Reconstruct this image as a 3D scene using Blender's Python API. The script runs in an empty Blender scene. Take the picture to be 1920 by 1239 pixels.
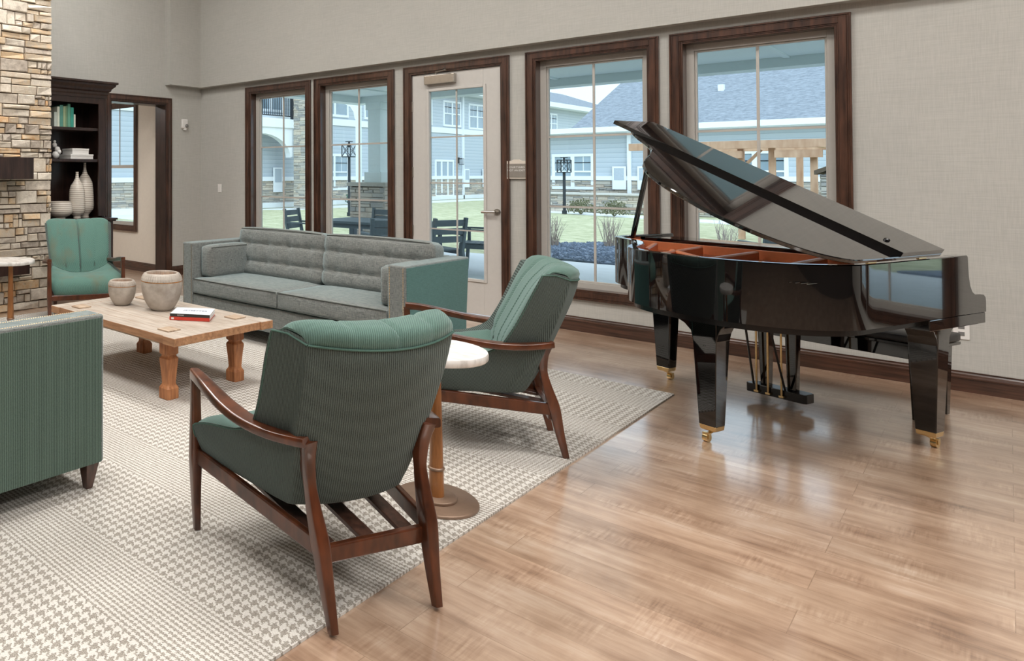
import bpy, bmesh, math, random
from mathutils import Vector, Matrix
PI = math.pi
random.seed(7)
C = bpy.context.scene.collection
sc = bpy.context.scene

# ------------------------------------------------------------------ camera, world, exposure
FPX, CX, HY, PITCH, EYE = 1329.69, 300.0, 324.5, math.radians(0.8), 1.41
YAW = math.radians(50.0948)
Y0 = HY - FPX * math.tan(PITCH)
cam = bpy.data.cameras.new('camera'); camo = bpy.data.objects.new('camera', cam); C.objects.link(camo)
cam.sensor_width = 36.0; cam.lens = FPX / 1920 * 36
cam.shift_x = (960 - CX) / 1920; cam.shift_y = -(619.5 - Y0) / 1920
cam.clip_start = 0.05; cam.clip_end = 300
camo.location = (0, 0, EYE); camo.rotation_euler = (PI / 2 + PITCH, 0, YAW)
sc.camera = camo
sc.view_settings.view_transform = 'Standard'; sc.view_settings.look = 'None'
sc.view_settings.exposure = -0.07; sc.view_settings.gamma = 1.0; sc.view_settings.use_curve_mapping = False
w = bpy.data.worlds.new('overcast_sky'); sc.world = w; w.use_nodes = True
bg = w.node_tree.nodes['Background']; bg.inputs[0].default_value = (0.83, 0.89, 0.97, 1); bg.inputs[1].default_value = 1.75
sun = bpy.data.lights.new('soft_sun', 'SUN'); sun.energy = 3.6; sun.angle = math.radians(80); sun.color = (0.86, 0.93, 1.0)
so = bpy.data.objects.new('soft_sun', sun); C.objects.link(so); so.rotation_euler = Vector((-0.55, 0.75, -0.95)).to_track_quat('-Z', 'Y').to_euler()

WALL_Y, WALL_X, CEIL = 6.945, -7.39, 5.0
def area(name, loc, rot, sx, sy, power, col=(1, 1, 1), portal=False):
    l = bpy.data.lights.new(name, 'AREA'); l.shape = 'RECTANGLE'; l.size = sx; l.size_y = sy; l.energy = power; l.color = col
    if portal: l.cycles.is_portal = True
    o = bpy.data.objects.new(name, l); C.objects.link(o); o.location = loc; o.rotation_euler = rot; return o
WIN = [(-6.508, -5.434), (-5.379, -4.298), (-2.911, -1.846), (-1.772, -0.698), (0.98, 2.06), (2.14, 3.22)]
for i, (a, b) in enumerate(WIN):
    area('daylight_portal', ((a + b) / 2, 7.25, 1.42), (-PI / 2, 0, 0), b - a, 2.2, 1, portal=True)

# ------------------------------------------------------------------ materials
def srgb(r, g, b):
    f = lambda c: (c / 255 / 12.92) if c / 255 <= 0.04045 else ((c / 255 + 0.055) / 1.055) ** 2.4
    return (f(r), f(g), f(b), 1)
class NT:
    def __init__(s, name):
        s.m = bpy.data.materials.new(name); s.m.use_nodes = True; s.t = s.m.node_tree; s.n = s.t.nodes; s.l = s.t.links
        s.p = s.n['Principled BSDF']; s.out = s.n['Material Output']
    def node(s, ty, **kw):
        n = s.n.new(ty)
        for k, v in kw.items():
            if k.startswith('i_'):
                n.inputs[int(k[2:])].default_value = v
            else: setattr(n, k, v)
        return n
    def link(s, a, b): s.l.new(a, b)
    def coord(s, kind='Object', scale=(1, 1, 1), rot=(0, 0, 0), loc=(0, 0, 0)):
        if kind == 'World':
            src = s.node('ShaderNodeNewGeometry').outputs['Position']
        else: src = s.node('ShaderNodeTexCoord').outputs[kind]
        mp = s.node('ShaderNodeMapping'); mp.inputs['Scale'].default_value = scale; mp.inputs['Rotation'].default_value = rot
        mp.inputs['Location'].default_value = loc
        s.link(src, mp.inputs[0]); return mp.outputs[0]
    def noise(s, vec, scale, detail=3, rough=0.55):
        n = s.node('ShaderNodeTexNoise'); n.inputs['Scale'].default_value = scale; n.inputs['Detail'].default_value = detail
        n.inputs['Roughness'].default_value = rough; s.link(vec, n.inputs['Vector']); return n.outputs['Fac']
    def math(s, op, a, b=None, c=None):
        n = s.node('ShaderNodeMath', operation=op)
        for i, v in enumerate((a, b, c)):
            if v is None: continue
            if isinstance(v, (int, float)): n.inputs[i].default_value = v
            else: s.link(v, n.inputs[i])
        return n.outputs[0]
    def ramp(s, fac, stops):
        r = s.node('ShaderNodeValToRGB'); e = r.color_ramp.elements
        while len(e) < len(stops): e.new(0.5)
        for i, (p, c) in enumerate(stops): e[i].position = p; e[i].color = c
        s.link(fac, r.inputs[0]); return r.outputs[0]
    def mix(s, fac, a, b, mode='MIX'):
        n = s.node('ShaderNodeMix', data_type='RGBA', blend_type=mode)
        for i, v in ((0, fac), (6, a), (7, b)):
            if isinstance(v, (int, float, tuple)): n.inputs[i].default_value = v
            else: s.link(v, n.inputs[i])
        return n.outputs[2]
    def bump(s, h, strength=0.3, dist=0.002):
        b = s.node('ShaderNodeBump'); b.inputs['Strength'].default_value = strength; b.inputs['Distance'].default_value = dist
        s.link(h, b.inputs['Height']); s.link(b.outputs[0], s.p.inputs['Normal'])
    def col(s, c):
        if isinstance(c, tuple): s.p.inputs['Base Color'].default_value = c
        else: s.link(c, s.p.inputs['Base Color'])
    def set(s, **kw):
        for k, v in kw.items(): s.p.inputs[k.replace('_', ' ')].default_value = v
        return s.m
def plain(name, c, rough=0.5, metal=0.0, spec=0.5, coat=0.0, var=0.06, vs=30):
    t = NT(name); v = t.noise(t.coord(), vs)
    d = tuple(max(0, x * (1 - var)) for x in c[:3]) + (1,); u = tuple(min(1, x * (1 + var)) for x in c[:3]) + (1,)
    t.col(t.ramp(v, [(0.3, d), (0.7, u)]))
    t.p.inputs['Specular IOR Level'].default_value = spec
    t.p.inputs['Coat Weight'].default_value = coat; t.p.inputs['Coat Roughness'].default_value = 0.05
    return t.set(Roughness=rough, Metallic=metal)
def linen(name, c, strength=0.09):
    t = NT(name)
    a = t.noise(t.coord('World', (260, 260, 9)), 1.0, 2); b = t.noise(t.coord('World', (9, 9, 260)), 1.0, 2)
    big = t.noise(t.coord('World'), 1.6, 2)
    s = t.math('ADD', t.math('MULTIPLY', t.math('ADD', a, b), 0.42), t.math('MULTIPLY', big, 0.16))
    lo = tuple(x * (1 - strength * 2.2) for x in c[:3]) + (1,); hi = tuple(x * (1 + strength * 2.2) for x in c[:3]) + (1,)
    t.col(t.ramp(s, [(0.38, lo), (0.62, hi)])); t.bump(s, 0.12, 0.001)
    return t.set(Roughness=0.85)
def wood(name, dark, light, scale=(6, 60, 60), rough=0.4, coat=0.0, kind='Object', detail=4):
    t = NT(name); v = t.noise(t.coord(kind, scale), 1.0, detail, 0.6); v2 = t.noise(t.coord(kind), 5.0, 2)
    f = t.math('ADD', t.math('MULTIPLY', v, 0.75), t.math('MULTIPLY', v2, 0.25))
    t.col(t.ramp(f, [(0.33, dark), (0.67, light)])); t.bump(v, 0.08, 0.001)
    t.p.inputs['Coat Weight'].default_value = coat; t.p.inputs['Coat Roughness'].default_value = 0.12
    return t.set(Roughness=rough)
def ribbed(name, dark, light, pitch=0.0072, axis=1, sheen=0.4, tint=None, flip=False):
    t = NT(name); co = t.coord('Object')
    sep = t.node('ShaderNodeSeparateXYZ'); t.link(co, sep.inputs[0])
    jit = t.math('MULTIPLY', t.noise(co, 60, 2), 0.0018)
    v = t.math('ADD', t.math('ADD', sep.outputs[0], sep.outputs[1]), jit)
    s = t.math('SINE', t.math('MULTIPLY', v, 2 * PI / pitch)); s01 = t.math('MULTIPLY_ADD', s, 0.5, 0.5)
    sp = t.noise(t.coord('Object', (330, 330, 120)), 1.0, 3, 0.7)
    f = t.math('ADD', t.math('MULTIPLY', s01, 0.55), t.math('MULTIPLY', sp, 0.5))
    c = t.ramp(f, [(0.2, dark), (0.8, light)])
    if tint:
        big = t.noise(t.coord('Object', (7, 7, 3)), 1.0, 3); c = t.mix(t.ramp(big, [(0.5, (0, 0, 0, 1)), (0.72, (0.55, 0.55, 0.55, 1))]), c, tint)
    t.col(c); t.bump(s01, 0.35, 0.0015)
    t.p.inputs['Sheen Weight'].default_value = sheen; t.p.inputs['Sheen Roughness'].default_value = 0.45
    t.p.inputs['Sheen Tint'].default_value = (0.75, 0.95, 0.95, 1)
    return t.set(Roughness=0.9)
def tweed(name, dark, light, sheen=0.4):
    t = NT(name)
    a = t.noise(t.coord('Object', (420, 420, 26)), 1.0, 3, 0.7); b = t.noise(t.coord('Object', (26, 26, 420)), 1.0, 3, 0.7)
    f = t.math('ADD', t.math('MULTIPLY', a, 0.5), t.math('MULTIPLY', b, 0.5))
    t.col(t.ramp(f, [(0.36, dark), (0.64, light)])); t.bump(f, 0.3, 0.0015)
    t.p.inputs['Sheen Weight'].default_value = sheen; t.p.inputs['Sheen Tint'].default_value = (0.7, 0.95, 1.0, 1)
    return t.set(Roughness=0.92)

M = {}
M['wall'] = linen('linen_wallpaper', srgb(181, 180, 174), 0.036)
M['cream'] = plain('cream_paint', srgb(214, 205, 192), 0.8, var=0.02)
M['ceiling'] = plain('ceiling_paint', srgb(225, 222, 215), 0.9, var=0.02)
M['trim'] = wood('stained_trim_wood', srgb(38, 25, 19), srgb(92, 62, 48), (40, 40, 3), 0.3, 0.6, 'World')
M['trimh'] = wood('stained_trim_wood_horizontal', srgb(38, 25, 19), srgb(90, 60, 47), (3, 40, 60), 0.3, 0.6, 'World')
M['vinyl'] = plain('almond_vinyl', srgb(184, 180, 173), 0.45, var=0.02)
M['doorp'] = plain('door_paint', srgb(198, 195, 190), 0.5, var=0.02)
M['espresso'] = wood('espresso_wood', srgb(30, 20, 17), srgb(62, 42, 36), (30, 30, 3), 0.35, 0.2)
M['walnut'] = wood('walnut_frame', srgb(58, 29, 16), srgb(102, 54, 30), (20, 20, 8), 0.28, 0.5, detail=2)
M['nickel'] = plain('satin_nickel', srgb(190, 184, 176), 0.3, 1.0)
M['brass'] = plain('brass', srgb(232, 204, 150), 0.2, 0.9)
M['white'] = plain('white_plastic', srgb(228, 226, 222), 0.45, var=0.01)
M['grey'] = plain('grey_plastic', srgb(120, 118, 115), 0.5)
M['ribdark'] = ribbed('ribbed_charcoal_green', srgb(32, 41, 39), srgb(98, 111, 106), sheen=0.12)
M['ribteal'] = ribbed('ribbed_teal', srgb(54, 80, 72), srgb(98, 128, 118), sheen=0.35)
M['ribtint'] = ribbed('ribbed_teal_worn', srgb(48, 84, 76), srgb(104, 142, 130), sheen=0.3, tint=srgb(104, 100, 78))
M['ribgreen'] = ribbed('ribbed_green', srgb(44, 60, 52), srgb(100, 120, 108), 0.008, 1, 0.15)
M['piping'] = plain('green_piping', srgb(72, 102, 92), 0.9, var=0.15, vs=300)
M['pipedark'] = plain('dark_piping', srgb(74, 78, 74), 0.9, var=0.15, vs=300)
M['tweed'] = tweed('grey_tweed', srgb(54, 56, 55), srgb(146, 147, 142), 0.7)
M['tealplain'] = tweed('teal_weave', srgb(58, 98, 94), srgb(88, 132, 126))
M['nail'] = plain('antique_nailheads', srgb(150, 132, 104), 0.35, 1.0)
M['darkleg'] = wood('dark_leg_wood', srgb(48, 30, 24), srgb(92, 62, 50), (40, 40, 5), 0.4, 0.3)
M['rustic'] = wood('rustic_table_wood', srgb(150, 122, 98), srgb(206, 188, 166), (5, 45, 45), 0.6)
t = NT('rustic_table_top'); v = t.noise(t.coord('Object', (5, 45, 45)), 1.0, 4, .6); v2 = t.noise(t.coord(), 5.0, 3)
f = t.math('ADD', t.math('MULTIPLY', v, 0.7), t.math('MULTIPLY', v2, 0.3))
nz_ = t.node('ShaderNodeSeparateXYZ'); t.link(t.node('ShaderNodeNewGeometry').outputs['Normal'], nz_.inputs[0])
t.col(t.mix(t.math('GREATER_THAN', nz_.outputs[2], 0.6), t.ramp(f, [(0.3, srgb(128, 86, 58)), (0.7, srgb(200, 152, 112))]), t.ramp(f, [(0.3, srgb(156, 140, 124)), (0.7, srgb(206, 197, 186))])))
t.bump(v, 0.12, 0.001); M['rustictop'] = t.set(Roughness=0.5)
M['rusticleg'] = wood('rustic_leg_wood', srgb(136, 82, 50), srgb(196, 134, 88), (50, 50, 5), 0.55)
M['black'] = plain('black_lacquer', (0.003, 0.003, 0.0035, 1), 0.02, 0, 0.6, 0.7, var=0.0)
M['blacksatin'] = plain('black_satin', (0.008, 0.008, 0.009, 1), 0.25, 0, 0.5)
M['copper'] = plain('bronze_plate', srgb(206, 126, 84), 0.35, 0.1)
M['rimwood'] = wood('inner_rim_wood', srgb(168, 90, 52), srgb(206, 122, 78), (5, 5, 60), 0.35, 0.3)
M['leather'] = plain('black_leather', srgb(26, 26, 27), 0.35)
M['stonewhite'] = None
t = NT('white_marble'); n1 = t.noise(t.coord('Object', (3, 9, 3)), 2.0, 6, 0.65)
t.col(t.ramp(n1, [(0.40, srgb(206, 202, 196)), (0.52, srgb(232, 229, 224)), (0.7, srgb(240, 238, 234))])); M['marble'] = t.set(Roughness=0.22)
t = NT('glazed_pottery'); n1 = t.noise(t.coord(), 9.0, 5, 0.6)
t.col(t.ramp(n1, [(0.3, srgb(152, 140, 128)), (0.7, srgb(198, 190, 180))])); t.bump(n1, 0.15, 0.003); M['pot'] = t.set(Roughness=0.5)
M['potband'] = plain('rust_glaze', srgb(170, 118, 66), 0.5, var=0.3, vs=60)
t = NT('banded_ceramic'); co = t.coord(); sep = t.node('ShaderNodeSeparateXYZ'); t.link(co, sep.inputs[0])
s1 = t.math('MULTIPLY_ADD', t.math('SINE', t.math('MULTIPLY', sep.outputs[2], 2 * PI / 0.022)), 0.5, 0.5)
t.col(t.ramp(s1, [(0.05, srgb(150, 138, 124)), (0.3, srgb(226, 218, 206))])); t.bump(s1, 0.3, 0.002); M['ceramic'] = t.set(Roughness=0.25)
def glass(name, tint):
    t = NT(name); t.n.remove(t.p)
    tr = t.node('ShaderNodeBsdfTransparent'); tr.inputs[0].default_value = tint
    gl = t.node('ShaderNodeBsdfGlossy'); gl.inputs['Roughness'].default_value = 0.0; gl.inputs[0].default_value = (0.9, 0.95, 1, 1)
    ge = t.node('ShaderNodeNewGeometry'); dt_ = t.node('ShaderNodeVectorMath', operation='DOT_PRODUCT'); t.link(ge.outputs['Incoming'], dt_.inputs[0]); t.link(ge.outputs['Normal'], dt_.inputs[1])
    f_ = t.math('MULTIPLY_ADD', t.math('POWER', t.math('SUBTRACT', 1.0, t.math('ABSOLUTE', dt_.outputs['Value'])), 5.0), 0.96, 0.025)
    mx = t.node('ShaderNodeMixShader'); t.link(f_, mx.inputs[0]); t.link(tr.outputs[0], mx.inputs[1]); t.link(gl.outputs[0], mx.inputs[2])
    t.link(mx.outputs[0], t.out.inputs[0]); return t.m
M['glass'] = glass('window_glass', (0.86, 0.94, 0.97, 1))
# floor: planks running along X with cross saw marks
t = NT('wood_plank_floor'); co = t.coord('World')
br = t.node('ShaderNodeTexBrick'); br.offset = 0.37; br.inputs['Scale'].default_value = 1.0
br.inputs['Color1'].default_value = (0.35, 0.35, 0.35, 1); br.inputs['Color2'].default_value = (0.65, 0.65, 0.65, 1); br.inputs['Mortar'].default_value = (0.12, 0.12, 0.12, 1)
br.inputs['Mortar Size'].default_value = 0.0012; br.inputs['Brick Width'].default_value = 1.22; br.inputs['Row Height'].default_value = 0.18
t.link(co, br.inputs['Vector'])
off = t.node('ShaderNodeVectorMath', operation='MULTIPLY_ADD'); t.link(br.outputs['Color'], off.inputs[0]); off.inputs[1].default_value = (13, 7, 3); t.link(co, off.inputs[2])
mp = t.node('ShaderNodeMapping'); mp.inputs['Scale'].default_value = (2.2, 20, 1); t.link(off.outputs[0], mp.inputs[0])
g1 = t.noise(mp.outputs[0], 1.0, 6, 0.68)
mp2 = t.node('ShaderNodeMapping'); mp2.inputs['Scale'].default_value = (95, 7, 1); t.link(off.outputs[0], mp2.inputs[0])
g2 = t.noise(mp2.outputs[0], 1.0, 2, 0.6)
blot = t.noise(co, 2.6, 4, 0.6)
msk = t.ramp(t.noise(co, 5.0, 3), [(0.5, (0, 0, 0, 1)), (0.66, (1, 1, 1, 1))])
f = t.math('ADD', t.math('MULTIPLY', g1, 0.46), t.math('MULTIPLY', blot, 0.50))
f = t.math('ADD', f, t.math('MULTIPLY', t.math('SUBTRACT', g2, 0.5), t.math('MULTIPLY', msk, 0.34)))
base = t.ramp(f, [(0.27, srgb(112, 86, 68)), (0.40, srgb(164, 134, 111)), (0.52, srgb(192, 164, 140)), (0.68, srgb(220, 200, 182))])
base = t.mix(1.0, base, t.ramp(br.outputs['Fac'], [(0.0, (1, 1, 1, 1)), (1.0, (0.72, 0.68, 0.64, 1))]), 'MULTIPLY')
tone = t.ramp(br.outputs['Color'], [(0.35, (0.93, 0.92, 0.91, 1)), (0.65, (1.05, 1.03, 1.02, 1))])
t.col(t.mix(1.0, base, tone, 'MULTIPLY')); t.bump(g1, 0.12, 0.0015)
rr = t.math('MULTIPLY_ADD', g1, 0.14, 0.24); t.link(rr, t.p.inputs['Roughness']); t.p.inputs['Specular IOR Level'].default_value = 0.8
t.p.inputs['Coat Weight'].default_value = 1.0; t.p.inputs['Coat IOR'].default_value = 1.95; t.p.inputs['Coat Roughness'].default_value = 0.15; M['floor'] = t.set()
# rug: glen-plaid houndstooth weave from thread sequences
t = NT('houndstooth_rug'); co = t.coord('World'); sep = t.node('ShaderNodeSeparateXYZ'); t.link(co, sep.inputs[0])
TH = 0.0050
wob = t.math('MULTIPLY', t.math('SUBTRACT', t.noise(co, 160, 2), 0.5), 0.011)
ix = t.math('FLOOR', t.math('DIVIDE', t.math('ADD', sep.outputs[0], t.math('ADD', wob, 20.0)), TH))
iy = t.math('FLOOR', t.math('DIVIDE', t.math('ADD', sep.outputs[1], t.math('ADD', wob, 20.0)), TH))
band = t.math('LESS_THAN', t.math('MODULO', iy, 144.0), 88.0)
def dark(i):
    a = t.math('LESS_THAN', t.math('MODULO', i, 8.0), 4.0); b = t.math('LESS_THAN', t.math('MODULO', i, 4.0), 2.0)
    return t.math('ADD', t.math('MULTIPLY', a, band), t.math('MULTIPLY', b, t.math('SUBTRACT', 1.0, band)))
top = t.math('LESS_THAN', t.math('MODULO', t.math('ADD', ix, iy), 4.0), 2.0)
dk = t.math('ADD', t.math('MULTIPLY', dark(ix), top), t.math('MULTIPLY', dark(iy), t.math('SUBTRACT', 1.0, top)))
fz = t.noise(co, 320, 2)
lightc = t.ramp(fz, [(0.3, srgb(196, 192, 185)), (0.7, srgb(226, 223, 217))]); darkc = t.ramp(fz, [(0.3, srgb(116, 109, 100)), (0.72, srgb(190, 183, 172))])
t.col(t.mix(dk, lightc, darkc)); t.bump(fz, 0.5, 0.003); M['rug'] = t.set(Roughness=1.0)
def attrmat(name, stops, nscale=16, rough=0.85, bumpd=0.014):
    t = NT(name); at = t.node('ShaderNodeAttribute', attribute_name='tone'); nz = t.noise(t.coord('World'), nscale, 5, 0.65)
    f = t.math('ADD', t.math('MULTIPLY', at.outputs['Fac'], 0.70), t.math('MULTIPLY_ADD', nz, 0.6, -0.15))
    t.col(t.ramp(f, stops)); t.bump(nz, 0.7, bumpd); return t.set(Roughness=rough)
M['stone'] = attrmat('ledge_stone', [(0.0, srgb(136, 124, 112)), (0.2, srgb(184, 172, 158)), (0.42, srgb(224, 214, 198)), (0.62, srgb(204, 190, 170)), (0.80, srgb(218, 190, 154)), (0.96, srgb(204, 154, 104))])
M['stoneback'] = plain('dark_mortar', srgb(96, 82, 68), 0.95)
M['extstone'] = attrmat('exterior_ledge_stone', [(0.1, srgb(146, 144, 142)), (0.45, srgb(184, 178, 168)), (0.7, srgb(200, 188, 172)), (0.95, srgb(168, 152, 138))], 6, 0.9, 0.01)
M['exttrim'] = plain('white_exterior_trim', srgb(232, 236, 240), 0.6, var=0.01)
M['porch'] = plain('pale_porch_soffit', srgb(224, 234, 232), 0.7, var=0.02)
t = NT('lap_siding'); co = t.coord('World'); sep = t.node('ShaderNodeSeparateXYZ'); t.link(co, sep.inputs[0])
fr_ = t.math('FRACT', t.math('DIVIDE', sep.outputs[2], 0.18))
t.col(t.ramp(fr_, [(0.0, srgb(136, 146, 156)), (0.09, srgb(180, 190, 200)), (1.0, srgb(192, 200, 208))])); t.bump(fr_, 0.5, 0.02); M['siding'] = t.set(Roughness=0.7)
t = NT('asphalt_shingles'); nz = t.noise(t.coord('World', (6, 6, 14)), 1.0, 3, 0.7)
t.col(t.ramp(nz, [(0.3, srgb(112, 118, 126)), (0.7, srgb(152, 158, 166))])); M['shingle'] = t.set(Roughness=0.9)
M['concrete'] = plain('patio_concrete', srgb(224, 225, 226), 0.85, var=0.05, vs=4)
t = NT('winter_lawn'); nz = t.noise(t.coord('World'), 3.0, 6, 0.75)
t.col(t.ramp(nz, [(0.35, srgb(158, 160, 122)), (0.65, srgb(206, 202, 168))])); t.bump(nz, 0.6, 0.03); M['lawn'] = t.set(Roughness=1.0)
M['gravel'] = plain('slate_gravel', srgb(112, 122, 138), 0.8, var=0.35, vs=6)
M['patiofurn'] = plain('grey_resin', srgb(112, 122, 128), 0.6, var=0.04)
M['lampmetal'] = plain('dark_bronze_metal', srgb(34, 40, 48), 0.5)
M['timber'] = wood('cedar_timber', srgb(176, 136, 108), srgb(206, 170, 142), (8, 8, 2), 0.8, detail=2)
M['twig'] = plain('dry_twigs', srgb(176, 158, 146), 0.9)
M['shrub'] = plain('brown_green_shrub', srgb(104, 104, 78), 0.95, var=0.3)
M['winglass'] = plain('reflective_window_glass', srgb(140, 158, 170), 0.08, 0.0, 0.8, 0.5, var=0.2, vs=0.7)
M['brown'] = plain('dark_taupe_paint', srgb(72, 64, 58), 0.8)
def em(name, c, s):
    t = NT(name); t.p.inputs['Emission Color'].default_value = c; t.p.inputs['Emission Strength'].default_value = s; t.col(c); return t.m
M['fillglow'] = em('fill_diffuser', (1, 0.95, 0.88, 1), 6.0)  # glowing face of the added ceiling fill panels

# ------------------------------------------------------------------ mesh helpers
class MB:
    def __init__(s): s.v = []; s.f = []; s.tone = []
    def add(s, vs, fs, tone=0.5, mat=None):
        o = len(s.v)
        if mat is not None: vs = [mat @ Vector(v) for v in vs]
        s.v += [tuple(v) for v in vs]; s.f += [tuple(i + o for i in f) for f in fs]; s.tone += [tone] * len(fs); return s
    def box(s, x0, x1, y0, y1, z0, z1, tone=0.5, mat=None):
        vs = [(x, y, z) for z in (z0, z1) for y in (y0, y1) for x in (x0, x1)]
        return s.add(vs, [(0, 2, 3, 1), (4, 5, 7, 6), (0, 1, 5, 4), (2, 6, 7, 3), (0, 4, 6, 2), (1, 3, 7, 5)], tone, mat)
    def loft(s, rings, close=True, caps=True, mat=None):
        n = len(rings[0]); vs = [p for r in rings for p in r]; fs = []
        for i in range(len(rings) - 1):
            for j in range(n if close else n - 1):
                k = (j + 1) % n; fs.append((i * n + j, i * n + k, (i + 1) * n + k, (i + 1) * n + j))
        if caps: fs.append(tuple(range(n - 1, -1, -1))); fs.append(tuple((len(rings) - 1) * n + j for j in range(n)))
        return s.add(vs, fs, 0.5, mat)
    def prism(s, poly, a, b, axis='z', mat=None):
        def P(u, v, w): return {'z': (u, v, w), 'y': (u, w, v), 'x': (w, u, v)}[axis]
        return s.loft([[P(u, v, a) for u, v in poly], [P(u, v, b) for u, v in poly]], mat=mat)
    def tube(s, pts, ra, rb=None, seg=12, up=(0, 0, 1), square=False, caps=True):
        # ra: radius (or list) sideways, rb: radius in the 'up' direction
        n = len(pts); pts = [Vector(p) for p in pts]
        ra = ra if isinstance(ra, (list, tuple)) else [ra] * n
        rb = ra if rb is None else (rb if isinstance(rb, (list, tuple)) else [rb] * n)
        rings = []
        for i, p in enumerate(pts):
            d = (pts[min(i + 1, n - 1)] - pts[max(i - 1, 0)]).normalized(); u = Vector(up)
            sd = d.cross(u)
            if sd.length < 1e-4: sd = d.cross(Vector((1, 0, 0)))
            sd.normalize(); u2 = sd.cross(d).normalized(); r = []
            for k in range(seg):
                a = 2 * PI * k / seg + (PI / seg if square else 0); ca, sa = math.cos(a), math.sin(a)
                if square:
                    e = 0.3; ca = math.copysign(abs(ca) ** e, ca); sa = math.copysign(abs(sa) ** e, sa)
                r.append(p + sd * ca * ra[i] + u2 * sa * rb[i])
            rings.append(r)
        return s.loft(rings, caps=caps)
    def lathe(s, prof, seg=32, c=(0, 0, 0), mod=None):
        rings = []
        for r, z in prof:
            rings.append([(c[0] + r * (mod(k, seg, z) if mod else 1) * math.cos(2 * PI * k / seg), c[1] + r * (mod(k, seg, z) if mod else 1) * math.sin(2 * PI * k / seg), c[2] + z) for k in range(seg)])
        return s.loft(rings)
    def build(s, name, mat, parent=None, bevel=0, seg=2, smooth=False, sub=0, loc=None, rot=None, sharp=50, **props):
        me = bpy.data.meshes.new(name); me.from_pydata(s.v, [], s.f); me.validate()
        bm = bmesh.new(); bm.from_mesh(me); bmesh.ops.recalc_face_normals(bm, faces=bm.faces); bm.to_mesh(me); bm.free()
        if len(set(s.tone)) > 1 and len(me.polygons) == len(s.tone):
            at = me.attributes.new('tone', 'FLOAT', 'FACE'); at.data.foreach_set('value', s.tone)
        if smooth:
            me.polygons.foreach_set('use_smooth', [True] * len(me.polygons)); me.set_sharp_from_angle(angle=math.radians(sharp))
        me.materials.append(mat)
        o = bpy.data.objects.new(name, me); C.objects.link(o); o.parent = parent
        if loc: o.location = loc
        if rot: o.rotation_euler = rot
        if bevel:
            m = o.modifiers.new('bevel', 'BEVEL'); m.width = bevel; m.segments = seg; m.limit_method = 'ANGLE'; m.angle_limit = math.radians(40)
        if sub:
            m = o.modifiers.new('subdivision', 'SUBSURF'); m.levels = sub; m.render_levels = sub
        for k, v in props.items(): o[k] = v
        return o
def box(name, mat, x0, x1, y0, y1, z0, z1, parent=None, **kw): return MB().box(x0, x1, y0, y1, z0, z1).build(name, mat, parent, **kw)
def empty(name, loc=(0, 0, 0), rz=0, **props):
    o = bpy.data.objects.new(name, None); C.objects.link(o); o.location = loc; o.rotation_euler = (0, 0, rz); o.empty_display_size = 0.1
    for k, v in props.items(): o[k] = v
    return o
def thing(name, label, cat, loc=(0, 0, 0), rz=0, group=None):
    o = empty(name, loc, rz, label=label, category=cat)
    if group: o['group'] = group
    return o
def dup(root, loc=None, rz=None, label=None):
    r = root.copy(); C.objects.link(r)
    if loc: r.location = loc
    if rz is not None: r.rotation_euler = (0, 0, rz)
    if label: r['label'] = label
    for ch in list(root.children):
        c = ch.copy(); C.objects.link(c); c.parent = r
        for g in list(ch.children):
            d = g.copy(); C.objects.link(d); d.parent = c
    return r
def pillow(x0, x1, y0, y1, z0, z1, r=0.03, puff=0.02, n=8, tuft=None):
    """rounded, slightly puffed box as a subdivided cube"""
    bm = bmesh.new(); bmesh.ops.create_cube(bm, size=2.0); bmesh.ops.subdivide_edges(bm, edges=bm.edges, cuts=n, use_grid_fill=True)
    hx, hy, hz = (x1 - x0) / 2, (y1 - y0) / 2, (z1 - z0) / 2; c = Vector(((x0 + x1) / 2, (y0 + y1) / 2, (z0 + z1) / 2)); v = []
    for q in bm.verts:
        p = q.co; f = lambda a, b: (1 - a ** 4) * (1 - b ** 4)
        P = Vector((p.x * hx, p.y * hy, p.z * hz)); cl = Vector([max(-(h - r), min(h - r, a)) for a, h in zip(P, (hx, hy, hz))])
        d = P - cl
        if d.length > 1e-6: P = cl + d.normalized() * r
        if abs(p.x) > .999: P.x += math.copysign(puff * f(p.y, p.z), p.x)
        if abs(p.y) > .999: P.y += math.copysign(puff * f(p.x, p.z), p.y)
        if abs(p.z) > .999: P.z += math.copysign(puff * f(p.x, p.y), p.z)
        if tuft: P = tuft(P)
        v.append(P + c)
    bm.verts.index_update(); m = MB(); m.add(v, [[q.index for q in f.verts] for f in bm.faces]); bm.free(); return m
S = dict(kind='structure')

# ------------------------------------------------------------------ room shell
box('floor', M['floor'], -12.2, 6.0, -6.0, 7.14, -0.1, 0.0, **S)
box('ceiling', M['ceiling'], -7.6, 6.0, -6.0, 7.14, CEIL, CEIL + 0.1, **S)
DOOR = (-4.182, -3.062)
SOF = 2.612
def casing_hole(a, b, ins=0.085): return a + ins, b - ins
m = MB()   # window wall, lower part, pieced round the openings
xs = sorted([(a + .085, b - .085, 0.37, 2.46) for a, b in WIN] + [(DOOR[0] + .085, DOOR[1] - .085, 0.0, 2.46)])
x = -7.59
for a, b, z0, z1 in xs:
    m.box(x, a, WALL_Y, 7.14, 0, CEIL); m.box(a, b, WALL_Y, 7.14, z1, CEIL)
    if z0 > 0: m.box(a, b, WALL_Y, 7.14, 0, z0)
    x = b
m.box(x, 6.0, WALL_Y, 7.14, 0, CEIL); m.build('wall_back', M['wall'], **S)
box('wall_back_upper', M['wall'], -7.39, 6.0, WALL_Y - 0.11, WALL_Y + 0.01, SOF, CEIL, **S)
OP = (5.35, 6.288)   # cased opening in the left wall
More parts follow.
